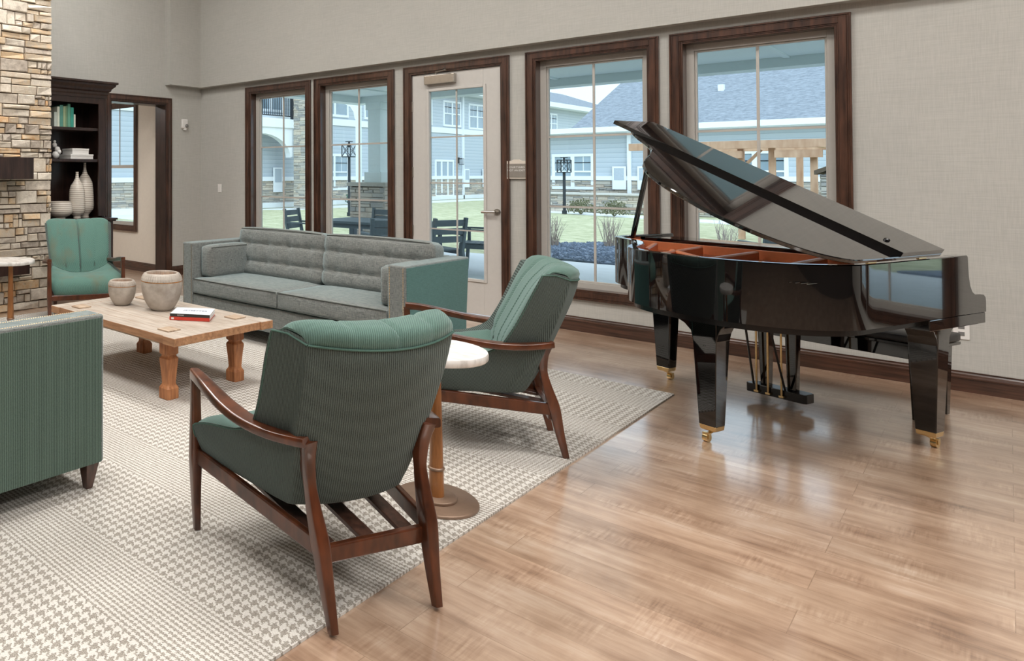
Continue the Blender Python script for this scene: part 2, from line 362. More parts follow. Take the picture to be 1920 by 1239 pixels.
m = MB(); m.box(-7.59, WALL_X, -6, OP[0], 0, CEIL); m.box(-7.59, WALL_X, OP[0], OP[1], 2.35, CEIL); m.box(-7.59, WALL_X, OP[1], WALL_Y, 0, CEIL)
m.build('wall_left', M['wall'], **S)
box('wall_left_upper', M['wall'], WALL_X - 0.01, WALL_X + 0.11, 6.27, WALL_Y - 0.10, SOF, CEIL, **S)
box('wall_right', M['brown'], 6.0, 6.2, -6.0, 7.14, 0, CEIL, **S)
box('wall_front', M['brown'], -7.6, 6.0, -6.2, -6.0, 0, CEIL, **S)
# baseboards
def base_profile(d):   # (out, z)
    return [(0, 0), (0.016 * d, 0), (0.016 * d, 0.082), (0.020 * d, 0.086), (0.020 * d, 0.094), (0.012 * d, 0.100), (0.014 * d, 0.112), (0.008 * d, 0.120), (0.008 * d, 0.130), (0, 0.130)]
def baseboard(name, axis, a, b, at, d):
    poly = [(at + u, z) for u, z in base_profile(d)]
    if axis == 'x': m = MB().loft([[(a, u, z) for u, z in poly], [(b, u, z) for u, z in poly]])
    else: m = MB().loft([[(u, a, z) for u, z in poly], [(u, b, z) for u, z in poly]])
    return m.build(name, M['trimh'] if axis == 'x' else M['trim'], **S)
baseboard('baseboard_back', 'x', WALL_X, DOOR[0], WALL_Y, -1)
baseboard('baseboard_back_right', 'x', DOOR[1], 6.0, WALL_Y, -1)
baseboard('baseboard_left', 'y', 6.373, WALL_Y - .02, WALL_X, 1)
# moulded casing: mitred frame from stepped rails
def casing(name, x0, x1, z0, z1, yw, parent, w=0.088, bottom=True, axis='y', d=-1, mat=None):
    """stepped moulding round an opening; outer size x0..x1, z0..z1 on plane yw, protruding towards d"""
    m = MB()
    steps = [(0.0, 0.012, 0.030), (0.012, 0.024, 0.022), (0.024, 0.066, 0.026), (0.066, 0.076, 0.018), (0.076, w, 0.012)]
    for i0, i1, t in steps:
        y0, y1 = sorted((yw, yw + d * t))
        def bx(a, b, c, e):
            if axis == 'y': m.box(a, b, y0, y1, c, e)
            else: m.box(y0, y1, a, b, c, e)
        zb = z0 + i0 if bottom else z0
        bx(x0 + i0, x0 + i1, zb, z1 - i0); bx(x1 - i1, x1 - i0, zb, z1 - i0); bx(x0 + i1, x1 - i1, z1 - i1, z1 - i0)
        if bottom: bx(x0 + i1, x1 - i1, z0 + i0, z0 + i1)
    return m.build(name, mat or M['trim'], parent, bevel=0.0015, seg=1)
def window(idx, a, b):
    r = empty('window_%d' % idx, (0, 0, 0), **S)
    casing('window_casing', a, b, 0.285, 2.545, WALL_Y, r)
    ia, ib, z0, z1 = a + .088, b - .088, 0.373, 2.457
    m = MB(); e = 0.012; m.box(ia - e, ia + .001, WALL_Y - .004, 7.10, z0, z1); m.box(ib - .001, ib + e, WALL_Y - .004, 7.10, z0, z1); m.box(ia, ib, WALL_Y - .004, 7.10, z1 - .001, z1 + e); m.box(ia, ib, WALL_Y - .004, 7.10, z0 - e, z0 + .001)
    m.build('window_jamb', M['trim'], r)
    f = .052; m = MB(); y0, y1 = 7.035, 7.10
    m.box(ia, ia + f, y0, y1, z0, z1); m.box(ib - f, ib, y0, y1, z0, z1); m.box(ia + f, ib - f, y0, y1, z1 - f, z1); m.box(ia + f, ib - f, y0, y1, z0, z0 + f)
    g = f + .014
    for q in ((ia + f, ia + g, z0 + f, z1 - f), (ib - g, ib - f, z0 + f, z1 - f), (ia + g, ib - g, z1 - g, z1 - f), (ia + g, ib - g, z0 + f, z0 + g)): m.box(q[0], q[1], y0 + .02, y1 - .01, q[2], q[3])
    m.build('window_frame', M['vinyl'], r, bevel=0.002, seg=1)
    xm = (ia + ib) / 2; m = MB(); mw = .009
    m.box(xm - mw, xm + mw, 7.062, 7.074, z0 + g, z1 - g)
    for z in (1.10, 1.748): m.box(ia + g, ib - g, 7.060, 7.072, z - mw, z + mw)
    m.build('muntin', M['vinyl'], r)
    box('window_pane', M['glass'], ia + f, ib - f, 7.075, 7.081, z0 + f, z1 - f, r)
for i, (a, b) in enumerate(WIN): window(i + 1, a, b)
# glazed courtyard door
r = empty('door_1', (0, 0, 0), **S)
casing('door_casing', DOOR[0], DOOR[1], 0.0, 2.545, WALL_Y, r, bottom=False)
ia, ib = DOOR[0] + .088, DOOR[1] - .088; y0, y1 = 6.955, 7.0
m = MB(); m.box(ia - .012, ia + .001, WALL_Y - .004, 7.12, 0, 2.46); m.box(ib - .001, ib + .012, WALL_Y - .004, 7.12, 0, 2.46); m.box(ia, ib, WALL_Y - .004, 7.12, 2.457, 2.47); m.build('door_jamb', M['trim'], r)
ga, gb, gz0, gz1 = -3.90, -3.325, 0.355, 2.265
m = MB(); m.box(ia, ga, y0, y1, .01, 2.455); m.box(gb, ib, y0, y1, .01, 2.455); m.box(ga, gb, y0, y1, .01, gz0); m.box(ga, gb, y0, y1, gz1, 2.455); m.build('door_slab', M['doorp'], r, bevel=.002, seg=1)
m = MB(); f = .028
for q in ((ga - f, ga, gz0 - f, gz1 + f), (gb, gb + f, gz0 - f, gz1 + f), (ga, gb, gz1, gz1 + f), (ga, gb, gz0 - f, gz0)): m.box(q[0], q[1], y0 - .012, y0, q[2], q[3])
m.build('glazing_bead', M['doorp'], r, bevel=.004, seg=2)
m = MB(); m.box(-3.617, -3.603, 6.968, 6.978, gz0, gz1)
for z in (.83, 1.307, 1.784): m.box(ga, gb, 6.967, 6.977, z - .007, z + .007)
m.build('muntin', M['vinyl'], r)
box('door_pane', M['glass'], ga, gb, 6.98, 6.986, gz0, gz1, r)
h = MB().lathe([(0.033, 0), (0.033, 0.006), (0.028, 0.012), (0.0, 0.012)], 28)
h.v = [(-3.196 + x, y0 - z, 1.03 + y) for x, y, z in h.v]
h.tube([(-3.196, y0, 1.03), (-3.196, y0 - .045, 1.03)], .011); h.tube([(-3.196, y0 - .045, 1.03), (-3.24, y0 - .05, 1.03), (-3.33, y0 - .048, 1.028)], [.013, .011, .009], .013)
h.build('door_handle', M['nickel'], r, smooth=True)
m = MB(); m.box(-3.93, -3.60, y0 - .055, y0, 2.335, 2.43); m.build('door_closer', M['nickel'], r, bevel=.006)
MB().tube([(-3.80, y0 - .04, 2.43), (-3.80, y0 - .04, 2.455)], .012).tube([(-3.80, y0 - .05, 2.458), (-3.66, y0 - .10, 2.462), (-3.72, WALL_Y - .03, 2.49)], .008).build('closer_arm', M['nickel'], r)
for z in (.25, .80, 1.42, 2.12):
    MB().tube([(ia + .003, y0 - .006, z - .055), (ia + .003, y0 - .006, z + .055)], .008).build('hinge', M['nickel'], r, smooth=True)
# cased opening on the left
r = empty('door_2', (0, 0, 0), **S)
casing('opening_casing', OP[0] - .086, OP[1] + .086, 0.0, 2.436, WALL_X, r, bottom=False, axis='x', d=1)
m = MB(); m.box(-7.60, WALL_X + .005, OP[1] - .015, OP[1], 0, 2.35); m.box(-7.60, WALL_X + .005, OP[0], OP[0] + .015, 0, 2.35); m.box(-7.60, WALL_X + .005, OP[0], OP[1], 2.335, 2.352); m.build('opening_jamb', M['espresso'], r)
# the room beyond
RY = 6.348
m = MB(); m.box(-8.184, -7.59, RY, 6.6, 0, 3); m.box(-12.2, -9.35, RY, 6.6, 0, 3); m.box(-9.35, -8.184, RY, 6.6, 0, .62); m.box(-9.35, -8.184, RY, 6.6, 2.44, 3); m.build('wall_beyond', M['cream'], **S)
box('wall_beyond_side', M['cream'], -12.3, -12.2, 1.0, 6.6, 0, 3, **S); box('wall_beyond_end', M['cream'], -12.2, -7.59, .9, 1.0, 0, 3, **S)
box('ceiling_beyond', M['ceiling'], -12.2, -7.59, 1.0, 6.6, 3.0, 3.1, **S)
baseboard('baseboard_beyond', 'x', -12.2, -7.6, RY, -1)
r = empty('window_6b'.replace('6b', '10'), (0, 0, 0), **S)
casing('window_casing', -9.43, -8.097, .56, 2.46, RY, r, w=.085)
f = .05; a, b, z0, z1 = -9.35, -8.184, .62, 2.44; m = MB(); yy = RY + .05
m.box(a, a + f, yy, yy + .06, z0, z1); m.box(b - f, b, yy, yy + .06, z0, z1); m.box(a, b, yy, yy + .06, z1 - f, z1); m.box(a, b, yy, yy + .06, z0, z0 + .07); m.box(a, b, yy - .01, yy + .06, 1.485, 1.53)
m.box((a + b) / 2 + .13, (a + b) / 2 + .145, yy + .02, yy + .03, 1.53, z1); m.build('window_frame', M['vinyl'], r)
box('window_pane', M['glass'], a, b, yy + .035, yy + .04, z0, z1, r)
area('daylight_portal', ((a + b) / 2, 6.7, 1.5), (-PI / 2, 0, 0), 1.2, 1.9, 1, portal=True)

# added ceiling panels, out of view, that fill the rooms with light
def ceiling_fill(x, y, power, z=CEIL, col=(1, 0.985, 0.97), s=1.1):
    t = thing('ceiling_fill', 'square ceiling panel added out of view to fill the room with light', 'lamp', (x, y, z), 0, 'added ceiling fill panels')
    m = MB(); h = s / 2
    for q in ((-h - .05, -h, -h - .05, h + .05), (h, h + .05, -h - .05, h + .05), (-h, h, -h - .05, -h), (-h, h, h, h + .05)): m.box(q[0], q[1], q[2], q[3], -.04, 0)
    m.build('fill_frame', M['white'], t); box('fill_diffuser', M['fillglow'], -h, h, -h, h, -.02, -.002, t)
    l = bpy.data.lights.new('fill_light', 'AREA'); l.size = s; l.energy = power; l.color = col; l.shape = 'SQUARE'
    o = bpy.data.objects.new('fill_light', l); C.objects.link(o); o.parent = t; o.location = (0, 0, -.03)
for lx, ly in ((-5.6, 1.0), (-5.6, 3.9), (-2.6, 1.0), (-2.6, 3.7), (.6, -2.6), (.6, 1.0), (.6, 3.9), (3.6, -2.6), (3.6, 1.0), (3.6, 3.9)): ceiling_fill(lx, ly, 66)
ceiling_fill(-9.6, 4.2, 60, 3.0, s=.8)  # one more added fill panel for the room beyond

# ------------------------------------------------------------------ stone fireplace
def ledge_wall(m, w0, w1, z0, z1, put, rnd, course=(.07, .17), length=(.12, .42), depth=.03, gap=.003, rough=0.0):
    """irregular squared ledge stones; put(u, z, d) maps wall coordinates to space"""
    z = z0
    while z < z1 - .02:
        h = rnd.uniform(*course); h = min(h, z1 - z); u = w0
        while u < w1 - 1e-3:
            L = rnd.uniform(*length); L = w1 - u if w1 - u - L < length[0] * .6 else L; parts = [(z, z + h)]
            if h > .095 and rnd.random() < .6: c = z + h * rnd.uniform(.35, .65); parts = [(z, c), (c, z + h)]
            for a, b in parts:
                segs = [(u, u + L)]
                if len(parts) > 1 and rnd.random() < .5: q = u + L * rnd.uniform(.3, .7); segs = [(u, q), (q, u + L)]
                for ua, ub in segs:
                    d = rnd.uniform(.3, 1.0) * depth; j = lambda: rnd.uniform(-.004, .004); bv = min(.012, (b - a) * .2) * (1 - .4 * (rough > 0)); w = lambda: rnd.uniform(0, rough * .5)
                    p = [(ua + gap + w(), a + gap + w()), (ub - gap - w(), a + gap + w()), (ub - gap - w(), b - gap - w()), (ua + gap + w(), b - gap - w())]
                    q = [(p[0][0] + bv + j(), p[0][1] + bv + j()), (p[1][0] - bv + j(), p[1][1] + bv + j()), (p[2][0] - bv + j(), p[2][1] - bv + j()), (p[3][0] + bv + j(), p[3][1] - bv + j())]
                    r2 = [(x, y, d + (.002 + rough * .8) * rnd.uniform(-1, 1)) for x, y in q]
                    vs = [put(x, y, -.01) for x, y in p] + [put(x, y, d * .6) for x, y in p] + [put(x, y, dd) for x, y, dd in r2]
                    fs = [(0, 1, 5, 4), (1, 2, 6, 5), (2, 3, 7, 6), (3, 0, 4, 7), (4, 5, 9, 8), (5, 6, 10, 9), (6, 7, 11, 10), (7, 4, 8, 11), (8, 9, 10, 11)]
                    m.add(vs, fs, rnd.random())
            u += L
        z += h
FX, FY = -6.545, 3.955
ft = thing('fireplace', 'tall stacked ledgestone fireplace chimney at the left edge', 'fireplace', (0, 0, 0))
m = MB(); rnd = random.Random(3)
ledge_wall(m, 1.2, FY, 0, CEIL, lambda u, z, d: (FX - .002 + d, u, z), rnd, (.055, .16), (.09, .36), .036, .002, .011)
ledge_wall(m, -7.39, FX, 0, CEIL, lambda u, z, d: (u, FY - .03 + d, z), rnd)
m.build('stone_facing', M['stone'], ft)
box('chimney_core', M['stoneback'], -7.39, FX - .001, 1.2, FY - .031, 0, CEIL, ft)
box('mantel', M['espresso'], FX, -6.28, 1.6, 3.60, 1.35, 1.567, ft, bevel=.004)
box('hearth_shelf', M['espresso'], FX, -6.30, 1.6, 3.57, .40, .50, ft, bevel=.004)

# ------------------------------------------------------------------ bookcase
bt = thing('bookcase', 'dark espresso bookcase with crown moulding between the chimney and the doorway', 'bookcase', (0, 0, 0))
XB, YB0, YB1 = -6.95, 3.975, 4.945
for a in (YB1 - .03, YB0): box('side_panel', M['espresso'], -7.385, XB, a, a + .03, .882, 2.32, bt)
box('back_panel', M['espresso'], -7.385, -7.365, YB0, YB1, .9, 2.3, bt)
m = MB(); m.box(XB, XB + .02, YB1 - .10, YB1 + .003, .90, 2.33); m.box(XB, XB + .02, YB0, YB0 + .08, .90, 2.33); m.box(XB, XB + .02, YB0 + .08, YB1 - .10, 2.23, 2.33); m.build('face_frame', M['espresso'], bt, bevel=.003)
m = MB()
crown = [(0, 2.30), (.012, 2.30), (.012, 2.33), (.022, 2.345), (.022, 2.37), (.045, 2.385), (.052, 2.41), (.085, 2.44), (.09, 2.46), (.11, 2.468), (.11, 2.49), (0, 2.49)]
m.loft([[(XB + .02 + u, YB0, z) for u, z in crown], [(XB + .02 + u, YB1 + .003 + u, z) for u, z in crown]])
m.loft([[(-7.385, YB1 + .003 + u, z) for u, z in crown], [(XB + .02 + u, YB1 + .003 + u, z) for u, z in crown]])
m.box(-7.385, XB + .02, YB0, YB1, 2.31, 2.49); m.build('crown_moulding', M['espresso'], bt)
for z in (1.575, 1.943): box('shelf', M['espresso'], -7.37, XB + .002, YB0 + .03, YB1 - .03, z - .034, z, bt, bevel=.003)
m = MB(); m.box(-7.385, -6.76, YB0, YB1 + .06, .86, .882); m.box(-7.385, -6.775, YB0, YB1 + .045, .845, .86); m.build('counter', M['espresso'], bt, bevel=.004)
box('base_cabinet', M['espresso'], -7.385, -6.80, YB0, YB1 + .02, .08, .845, bt, bevel=.004)
box('plinth', M['espresso'], -7.385, -6.84, YB0, YB1, 0, .08, bt)
for k in range(2):
    a = YB0 + .02 + k * .48; d = MB(); d.box(-6.80, -6.782, a, a + .46, .12, .82); d.build('cabinet_door', M['espresso'], bt, bevel=.004)
# books on the top shelf
yb = 4.285
bks = [(.040, .17, srgb(196, 206, 196), 'pale grey-green book at the chimney end of the top shelf'), (.034, .235, srgb(216, 222, 206), 'cream book beside the teal-green one on the top shelf'), (.045, .255, srgb(92, 150, 136), 'wide teal-green book on the top shelf'),
       (.036, .245, srgb(158, 178, 140), 'sage green book in the middle of the top shelf row'), (.022, .25, srgb(112, 150, 118), 'thin moss green book beside the tallest one'), (.040, .275, srgb(104, 164, 140), 'tallest book of the row, mint green'),
       (.044, .235, srgb(60, 156, 138), 'bright turquoise book near the end of the row'), (.024, .155, srgb(222, 224, 210), 'short cream book at the doorway end of the row')]
for i, (wd, h, c, lab) in enumerate(bks):
    bm_ = plain('book_cover_%d' % i, c, 0.7); t = thing('book', lab, 'book', (-7.02, yb + wd / 2, 1.943), 0, 'books on the top shelf')
    m = MB(); hw = wd / 2 - .001; m.box(-.17, 0, -hw, -hw + .003, 0, h); m.box(-.17, 0, hw - .003, hw, 0, h); m.box(-.003, .0005, -hw, hw, 0, h); m.build('cover', bm_, t)
    box('pages', M['white'], -.165, -.004, -hw + .003, hw - .003, .003, h - .004, t); yb += wd + .001
for (y0_, y1_, x0_, x1_, z0_, z1_, lab) in ((4.50, 4.815, -7.25, -7.0, 1.575, 1.632, 'lower and wider of two stacked white boxes on the middle shelf'), (4.535, 4.765, -7.24, -7.02, 1.632, 1.70, 'smaller white lidded box on top of the wider white box')):
    t = thing('storage_box', lab, 'box', (0, 0, 0), 0, 'white boxes on the middle shelf')
    box('box_body', M['white'], x0_, x1_, y0_, y1_, z0_, z1_ - .012, t, bevel=.002); box('lid', M['white'], x0_ - .003, x1_ + .003, y0_ - .003, y1_ + .003, z1_ - .02, z1_, t, bevel=.002)
m = MB()
for (a, b, c_, r_) in ((4.345, 1.622, 0, .047), (4.36, 1.685, .01, .036), (4.335, 1.735, -.01, .03), (4.372, 1.655, .03, .028), (4.33, 1.775, 0, .018)):
    m.lathe([(0.001, -r_), (r_ * .7, -r_ * .72), (r_, 0), (r_ * .7, r_ * .72), (.001, r_)], 12, (-7.08 + c_, a, b))
m.build('coral_ornament', M['white'], smooth=True, label='lumpy white ornament half hidden by the chimney on the middle shelf', category='ornament')
def vase(lab, name, cat, loc, prof, group=None):
    o = MB().lathe(prof, 36).build(name, M['ceramic'], smooth=True, loc=loc, label=lab, category=cat)
    if group: o['group'] = group
vase('tall banded cream bottle vase with the higher neck, behind the shorter one', 'vase', 'vase', (-7.12, 4.775, .882),
     [(.001, 0), (.05, 0), (.05, .03), (.072, .055), (.108, .10), (.112, .15), (.108, .25), (.102, .36), (.092, .42), (.065, .475), (.035, .52), (.020, .57), (.016, .64), (.018, .655), (.012, .655), (.010, .6), (.001, .6)], 'bottle vases')
vase('shorter banded cream bottle vase standing beside the low bowl', 'vase', 'vase', (-7.02, 4.60, .882),
     [(.001, 0), (.045, 0), (.045, .028), (.07, .045), (.094, .08), (.096, .13), (.094, .27), (.09, .33), (.075, .385), (.042, .43), (.022, .475), (.017, .53), (.019, .545), (.012, .545), (.010, .5), (.001, .5)], 'bottle vases')
vase('wide low banded cream bowl at the chimney end of the counter', 'bowl', 'bowl', (-7.02, 4.37, .882),
     [(.001, 0), (.06, 0), (.06, .02), (.10, .035), (.142, .07), (.146, .10), (.128, .20), (.124, .20), (.12, .15), (.001, .06)])

# ------------------------------------------------------------------ rug
box('rug', M['rug'], -6.28, -1.376, -.6, 5.405, .0005, .010, label='large cream and taupe houndstooth area rug', category='rug')

# ------------------------------------------------------------------ sofas
def nail_row(m, pts, n, r=.0045):
    for i in range(n):
        f = i / (n - 1); p = Vector(pts[0]).lerp(Vector(pts[1]), f); d = Vector(pts[2])
        a = Vector((d.y, d.z, d.x)); b = d.cross(a)
        ring = [p + (a * math.cos(2 * PI * k / 6) + b * math.sin(2 * PI * k / 6)) * r for k in range(6)]; tip = p + d * r * .6
        m.add([*ring, tip], [(k, (k + 1) % 6, 6) for k in range(6)])
def sofa(label, loc, rz, outer, nail_top):
    t = thing('sofa', label, 'sofa', loc, rz)     # local: front at y=0 facing -y, width along x
    W, D, H, A = 2.24, .88, .773, .135
    box('base', M['tweed'], -W / 2 + .01, W / 2 - .01, .012, D - .02, .12, .315, t, bevel=.008)
    for sx in (-1, 1):
        x0, x1 = sorted((sx * W / 2, sx * (W / 2 - A)))
        arm = MB(); arm.loft([[(x0, 0, .12), (x1, 0, .12), (x1, D - .06, .12), (x0, D - .06, .12)], [(x0, 0, H), (x1, 0, H), (x1, D, H), (x0, D, H)]])
        ao = arm.build('arm', M['tweed'], t, bevel=.012, seg=3)
        xo = sx * W / 2; p0, p1 = sorted((xo, xo + sx * .004))
        m = MB(); m.loft([[(p0, .016, .125), (p1, .016, .125), (p1, D - .07, .125), (p0, D - .07, .125)], [(p0, .016, H - .014), (p1, .016, H - .014), (p1, D - .014, H - .014), (p0, D - .014, H - .014)]])
        m.build('outer_panel', outer, ao, bevel=.001, seg=1)
        for xx in (x0 + .016, x1 - .016):
            m = MB(); nail_row(m, [(xx, -.001, .13), (xx, -.001, H - .02), (0, -1, 0)], 58); m.build('nailhead_trim', M['nail'], ao)
            if nail_top: m = MB(); nail_row(m, [(xx, .02, H + .0005), (xx, D - .02, H + .0005), (0, 0, 1)], 76); m.build('nailhead_trim', M['nail'], ao)
        MB().tube([(xo - sx * .008, .006, .13), (xo - sx * .008, .006, H - .012), (xo - sx * .008, D - .012, H - .008)], .004, seg=6).build('piping', M['pipedark'], ao)
    box('back_frame', M['tweed'], -W / 2 + A, W / 2 - A, D - .14, D - .01, .12, H, t, bevel=.012)
    cw = (W - 2 * A) / 2
    for k in range(2):
        x0 = -W / 2 + A + k * cw + .004; x1 = x0 + cw - .008
        cu = pillow(x0, x1, -.005, .66, .325, .462, .016, .014).build('seat_cushion', M['tweed'], t, smooth=True)
        m = MB(); q = .003
        for z in (.455, .335):
            m.tube([(x0 + .004, -.006, z), (x0 + cw * .25, -.013, z), (x0 + cw * .5, -.015, z), (x0 + cw * .75, -.013, z), (x1 - .004, -.006, z)], .004, seg=6)
        m.build('piping', M['pipedark'], cu)
        # tufted back cushion leaning on the back
        rows = (.13, .29); cols = [cw * f for f in (.14, .38, .62, .86)]
        def tuft(P, cw=cw):
            if P.y < -.05:
                X = P.x + cw / 2; Z = P.z + .215; d = 0
                for rz_ in rows: d = max(d, .020 * math.exp(-((Z - rz_) / .020) ** 2))
                for cx_ in cols:
                    for rz_ in rows: d = max(d, .056 * math.exp(-math.sqrt(((X - cx_) / .030) ** 2 + ((Z - rz_) / .024) ** 2)))
                P.y += d
            return P
        bc = pillow(-cw / 2 + .004, cw / 2 - .004, -.10, .10, -.215, .215, .045, .014, 26, tuft).build('back_cushion', M['tweed'], t, smooth=True, loc=(x0 + cw / 2, .66, .665), rot=(-.14, 0, 0))
        for cx_ in cols:
            for rz_ in rows:
                MB().lathe([(.001, -.004), (.011, -.003), (.012, .001), (.008, .005), (.001, .006)], 12).build('button', M['tweed'], bc, smooth=True, loc=(cx_ - cw / 2, -.068, rz_ - .215), rot=(PI / 2, 0, 0))
        MB().tube([(-cw / 2 + .03, -.088, .202), (-cw / 4, -.092, .210), (0, -.094, .213), (cw / 4, -.092, .210), (cw / 2 - .03, -.088, .202)], .004, seg=6).build('piping', M['pipedark'], bc)
    for sx in (-1, 1):
        x0, x1 = sorted((sx * (W / 2 - A - .002), sx * (W / 2 - A - .125)))
        bo = pillow(x0, x1, .10, .62, .468, .742, .022, .012).build('bolster', M['tweed'], t, smooth=True)
        for k in range(3):
            MB().lathe([(.001, -.003), (.010, -.002), (.008, .004), (.001, .005)], 12).build('button', M['tweed'], bo, smooth=True, loc=(sx * (W / 2 - A - .137), .22 + .14 * k, .61), rot=(0, -sx * PI / 2, 0))
        MB().tube([(sx * (W / 2 - A - .122), .12, .731), (sx * (W / 2 - A - .122), .60, .731)], .004, seg=6).build('piping', M['pipedark'], bo)
    for sx in (-1, 1):
        for (yy, sy) in ((.05, 1), (D - .14, -1)):
            cx_, cy_ = sx * (W / 2 - .045), yy; q = lambda s_, z, ox=0, oy=0: [(cx_ - s_ + ox, cy_ - s_ + oy, z), (cx_ + s_ + ox, cy_ - s_ + oy, z), (cx_ + s_ + ox, cy_ + s_ + oy, z), (cx_ - s_ + ox, cy_ + s_ + oy, z)]
            MB().loft([q(.016, 0, -sx * .01), q(.034, .122)]).build('leg', M['darkleg'], t, bevel=.002, seg=1)
    return t
sofa('grey tweed sofa with buttoned cushions and teal outer arms, below the two left windows', (-3.72, 4.316, .010), 0, M['tealplain'], False)
sofa('sofa showing its green ribbed arm panel, cut off by the left edge', (-3.71, 1.842, .010), PI, M['ribgreen'], True)

# ------------------------------------------------------------------ coffee table
TX0, TX1, TY0, TY1, TZ = -4.563, -3.17, 2.77, 3.61, .43
ct = thing('coffee_table', 'low rustic wood coffee table with carved legs on the rug', 'table', ((TX0 + TX1) / 2, (TY0 + TY1) / 2, .010))
hx, hy = (TX1 - TX0) / 2, (TY1 - TY0) / 2
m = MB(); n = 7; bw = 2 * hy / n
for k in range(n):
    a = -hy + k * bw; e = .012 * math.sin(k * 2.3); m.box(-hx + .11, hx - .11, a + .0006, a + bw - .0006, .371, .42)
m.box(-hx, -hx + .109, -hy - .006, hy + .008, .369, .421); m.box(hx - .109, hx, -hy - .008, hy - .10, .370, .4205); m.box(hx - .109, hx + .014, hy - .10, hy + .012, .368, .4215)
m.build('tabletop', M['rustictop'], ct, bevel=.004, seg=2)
m = MB()
lx, ly = hx - .205, hy - .125
for s_ in (-1, 1): m.box(-lx, lx, s_ * ly - .02, s_ * ly + .02, .325, .372); m.box(s_ * lx - .02, s_ * lx + .02, -ly, ly, .325, .372)
m.build('apron', M['rustic'], ct, bevel=.002)
prof = [(.046, 0), (.048, .004), (.048, .066), (.036, .085), (.034, .095), (.040, .17), (.047, .235), (.047, .248), (.036, .262), (.036, .270), (.047, .278), (.047, .372)]
for sx in (-1, 1):
    for sy in (-1, 1):
        def ring(r, z):
            c = r * .22; P = [(-r + c, -r), (r - c, -r), (r, -r + c), (r, r - c), (r - c, r), (-r + c, r), (-r, r - c), (-r, -r + c)]
            return [(sx * lx + x, sy * ly + y, z) for x, y in P]
        MB().loft([ring(r, z) for r, z in prof]).build('leg', M['rusticleg'], ct, bevel=.001, seg=1)
        m = MB(); m.box(sx * lx - .052, sx * lx + .052, sy * ly - .052, sy * ly + .052, .42, .429); m.build('leg_cap', M['rustic'], ct, bevel=.002)
def pot(lab, loc, R, H):
    t = thing('planter_pot', lab, 'pot', loc, 0, 'glazed pots on the coffee table')
    fl = lambda k, seg, z: 1 + (.022 if (k % 2 and H * .79 < z < H * .96) else 0)
    MB().lathe([(.001, 0), (R * .50, 0), (R * .54, H * .02), (R * .70, H * .12), (R * .86, H * .28), (R * .955, H * .45), (R * .995, H * .62), (R * 1.0, H * .72), (R * .985, H * .78)], 96).build('pot_body', M['pot'], t, smooth=True)
    MB().lathe([(R * .95, H * .78), (R * .99, H * .80), (R * .965, H * .87), (R * .90, H * .95), (R * .86, H * .985), (R * .80, H), (R * .74, H * .99), (R * .72, H * .95), (R * .76, H * .8), (R * .76, H * .78)], 96, mod=fl).build('pot_rim', M['pot'], t, smooth=True, sharp=8)
    MB().lathe([(R * .97, H * .765), (R * 1.0, H * .775), (R * 1.0, H * .792), (R * .97, H * .80)], 96).build('glaze_band', M['potband'], t)
    MB().lathe([(.001, H * .62), (R * .76, H * .62), (R * .77, H * .64), (.001, H * .64)], 48).build('pot_inside', M['potband'], t)
pot('smaller pale glazed pot on the coffee table', (-4.248, 3.184, .4315), .105, .183)
pot('larger pale glazed pot beside the books on the coffee table', (-3.916, 3.29, .4315), .148, .265)
def book(lab, loc, rz, w_, d_, h_, cover, spinetxt=None, covertxt=None):
    t = thing('book', lab, 'book', loc, rz, 'books on the coffee table')
    m = MB(); m.box(0, w_, 0, d_, 0, .002); m.box(0, w_, 0, d_, h_ - .002, h_); cv = m.build('cover', cover[0], t)
    box('spine', cover[1], 0, w_, -.0015, .002, 0, h_, t); box('pages', M['white'], .003, w_ - .003, .002, d_ - .003, .002, h_ - .002, t)
    return t
def text(name, s, size, mat, parent, loc, rot, ext=.0004, align='LEFT'):
    c = bpy.data.curves.new(name, 'FONT'); c.body = s; c.size = size; c.extrude = ext; c.align_x = align; c.align_y = 'CENTER'; c.materials.append(mat)
    tmp = bpy.data.objects.new('tmp', c); C.objects.link(tmp); bpy.context.view_layer.update()
    me = bpy.data.meshes.new_from_object(tmp.evaluated_get(bpy.context.evaluated_depsgraph_get())); bpy.data.objects.remove(tmp); me.name = name
    o = bpy.data.objects.new(name, me); C.objects.link(o); o.parent = parent; o.location = loc; o.rotation_euler = rot; return o
ang = math.atan2(3.257 - 3.095, -3.385 + 3.602); bz = .432
red = plain('red_cover', srgb(196, 60, 44), .45); blk = plain('black_spine', srgb(48, 46, 44), .45); pale = plain('pale_blue_cover', srgb(218, 226, 232), .4); navy = plain('navy_ink', srgb(70, 84, 118), .5)
b1 = book('red-spined book at the bottom of the pair on the coffee table', (-3.602, 3.095, bz), ang, .27, .235, .022, (red, red))
box('spine_emblem', M['white'], .012, .03, -.0022, -.0015, .005, .017, b1)
b2 = book('pale-covered book with a black spine lying on the red book', (-3.600, 3.098, bz + .0225), ang, .268, .225, .020, (pale, blk))
text('spine_lettering', 'LUXURY', .012, M['white'], b2, (.05, -.0018, .010), (PI / 2, 0, 0)); text('cover_lettering', 'JETSETTER', .035, navy, b2, (.07, .12, .0203), (0, 0, 0))

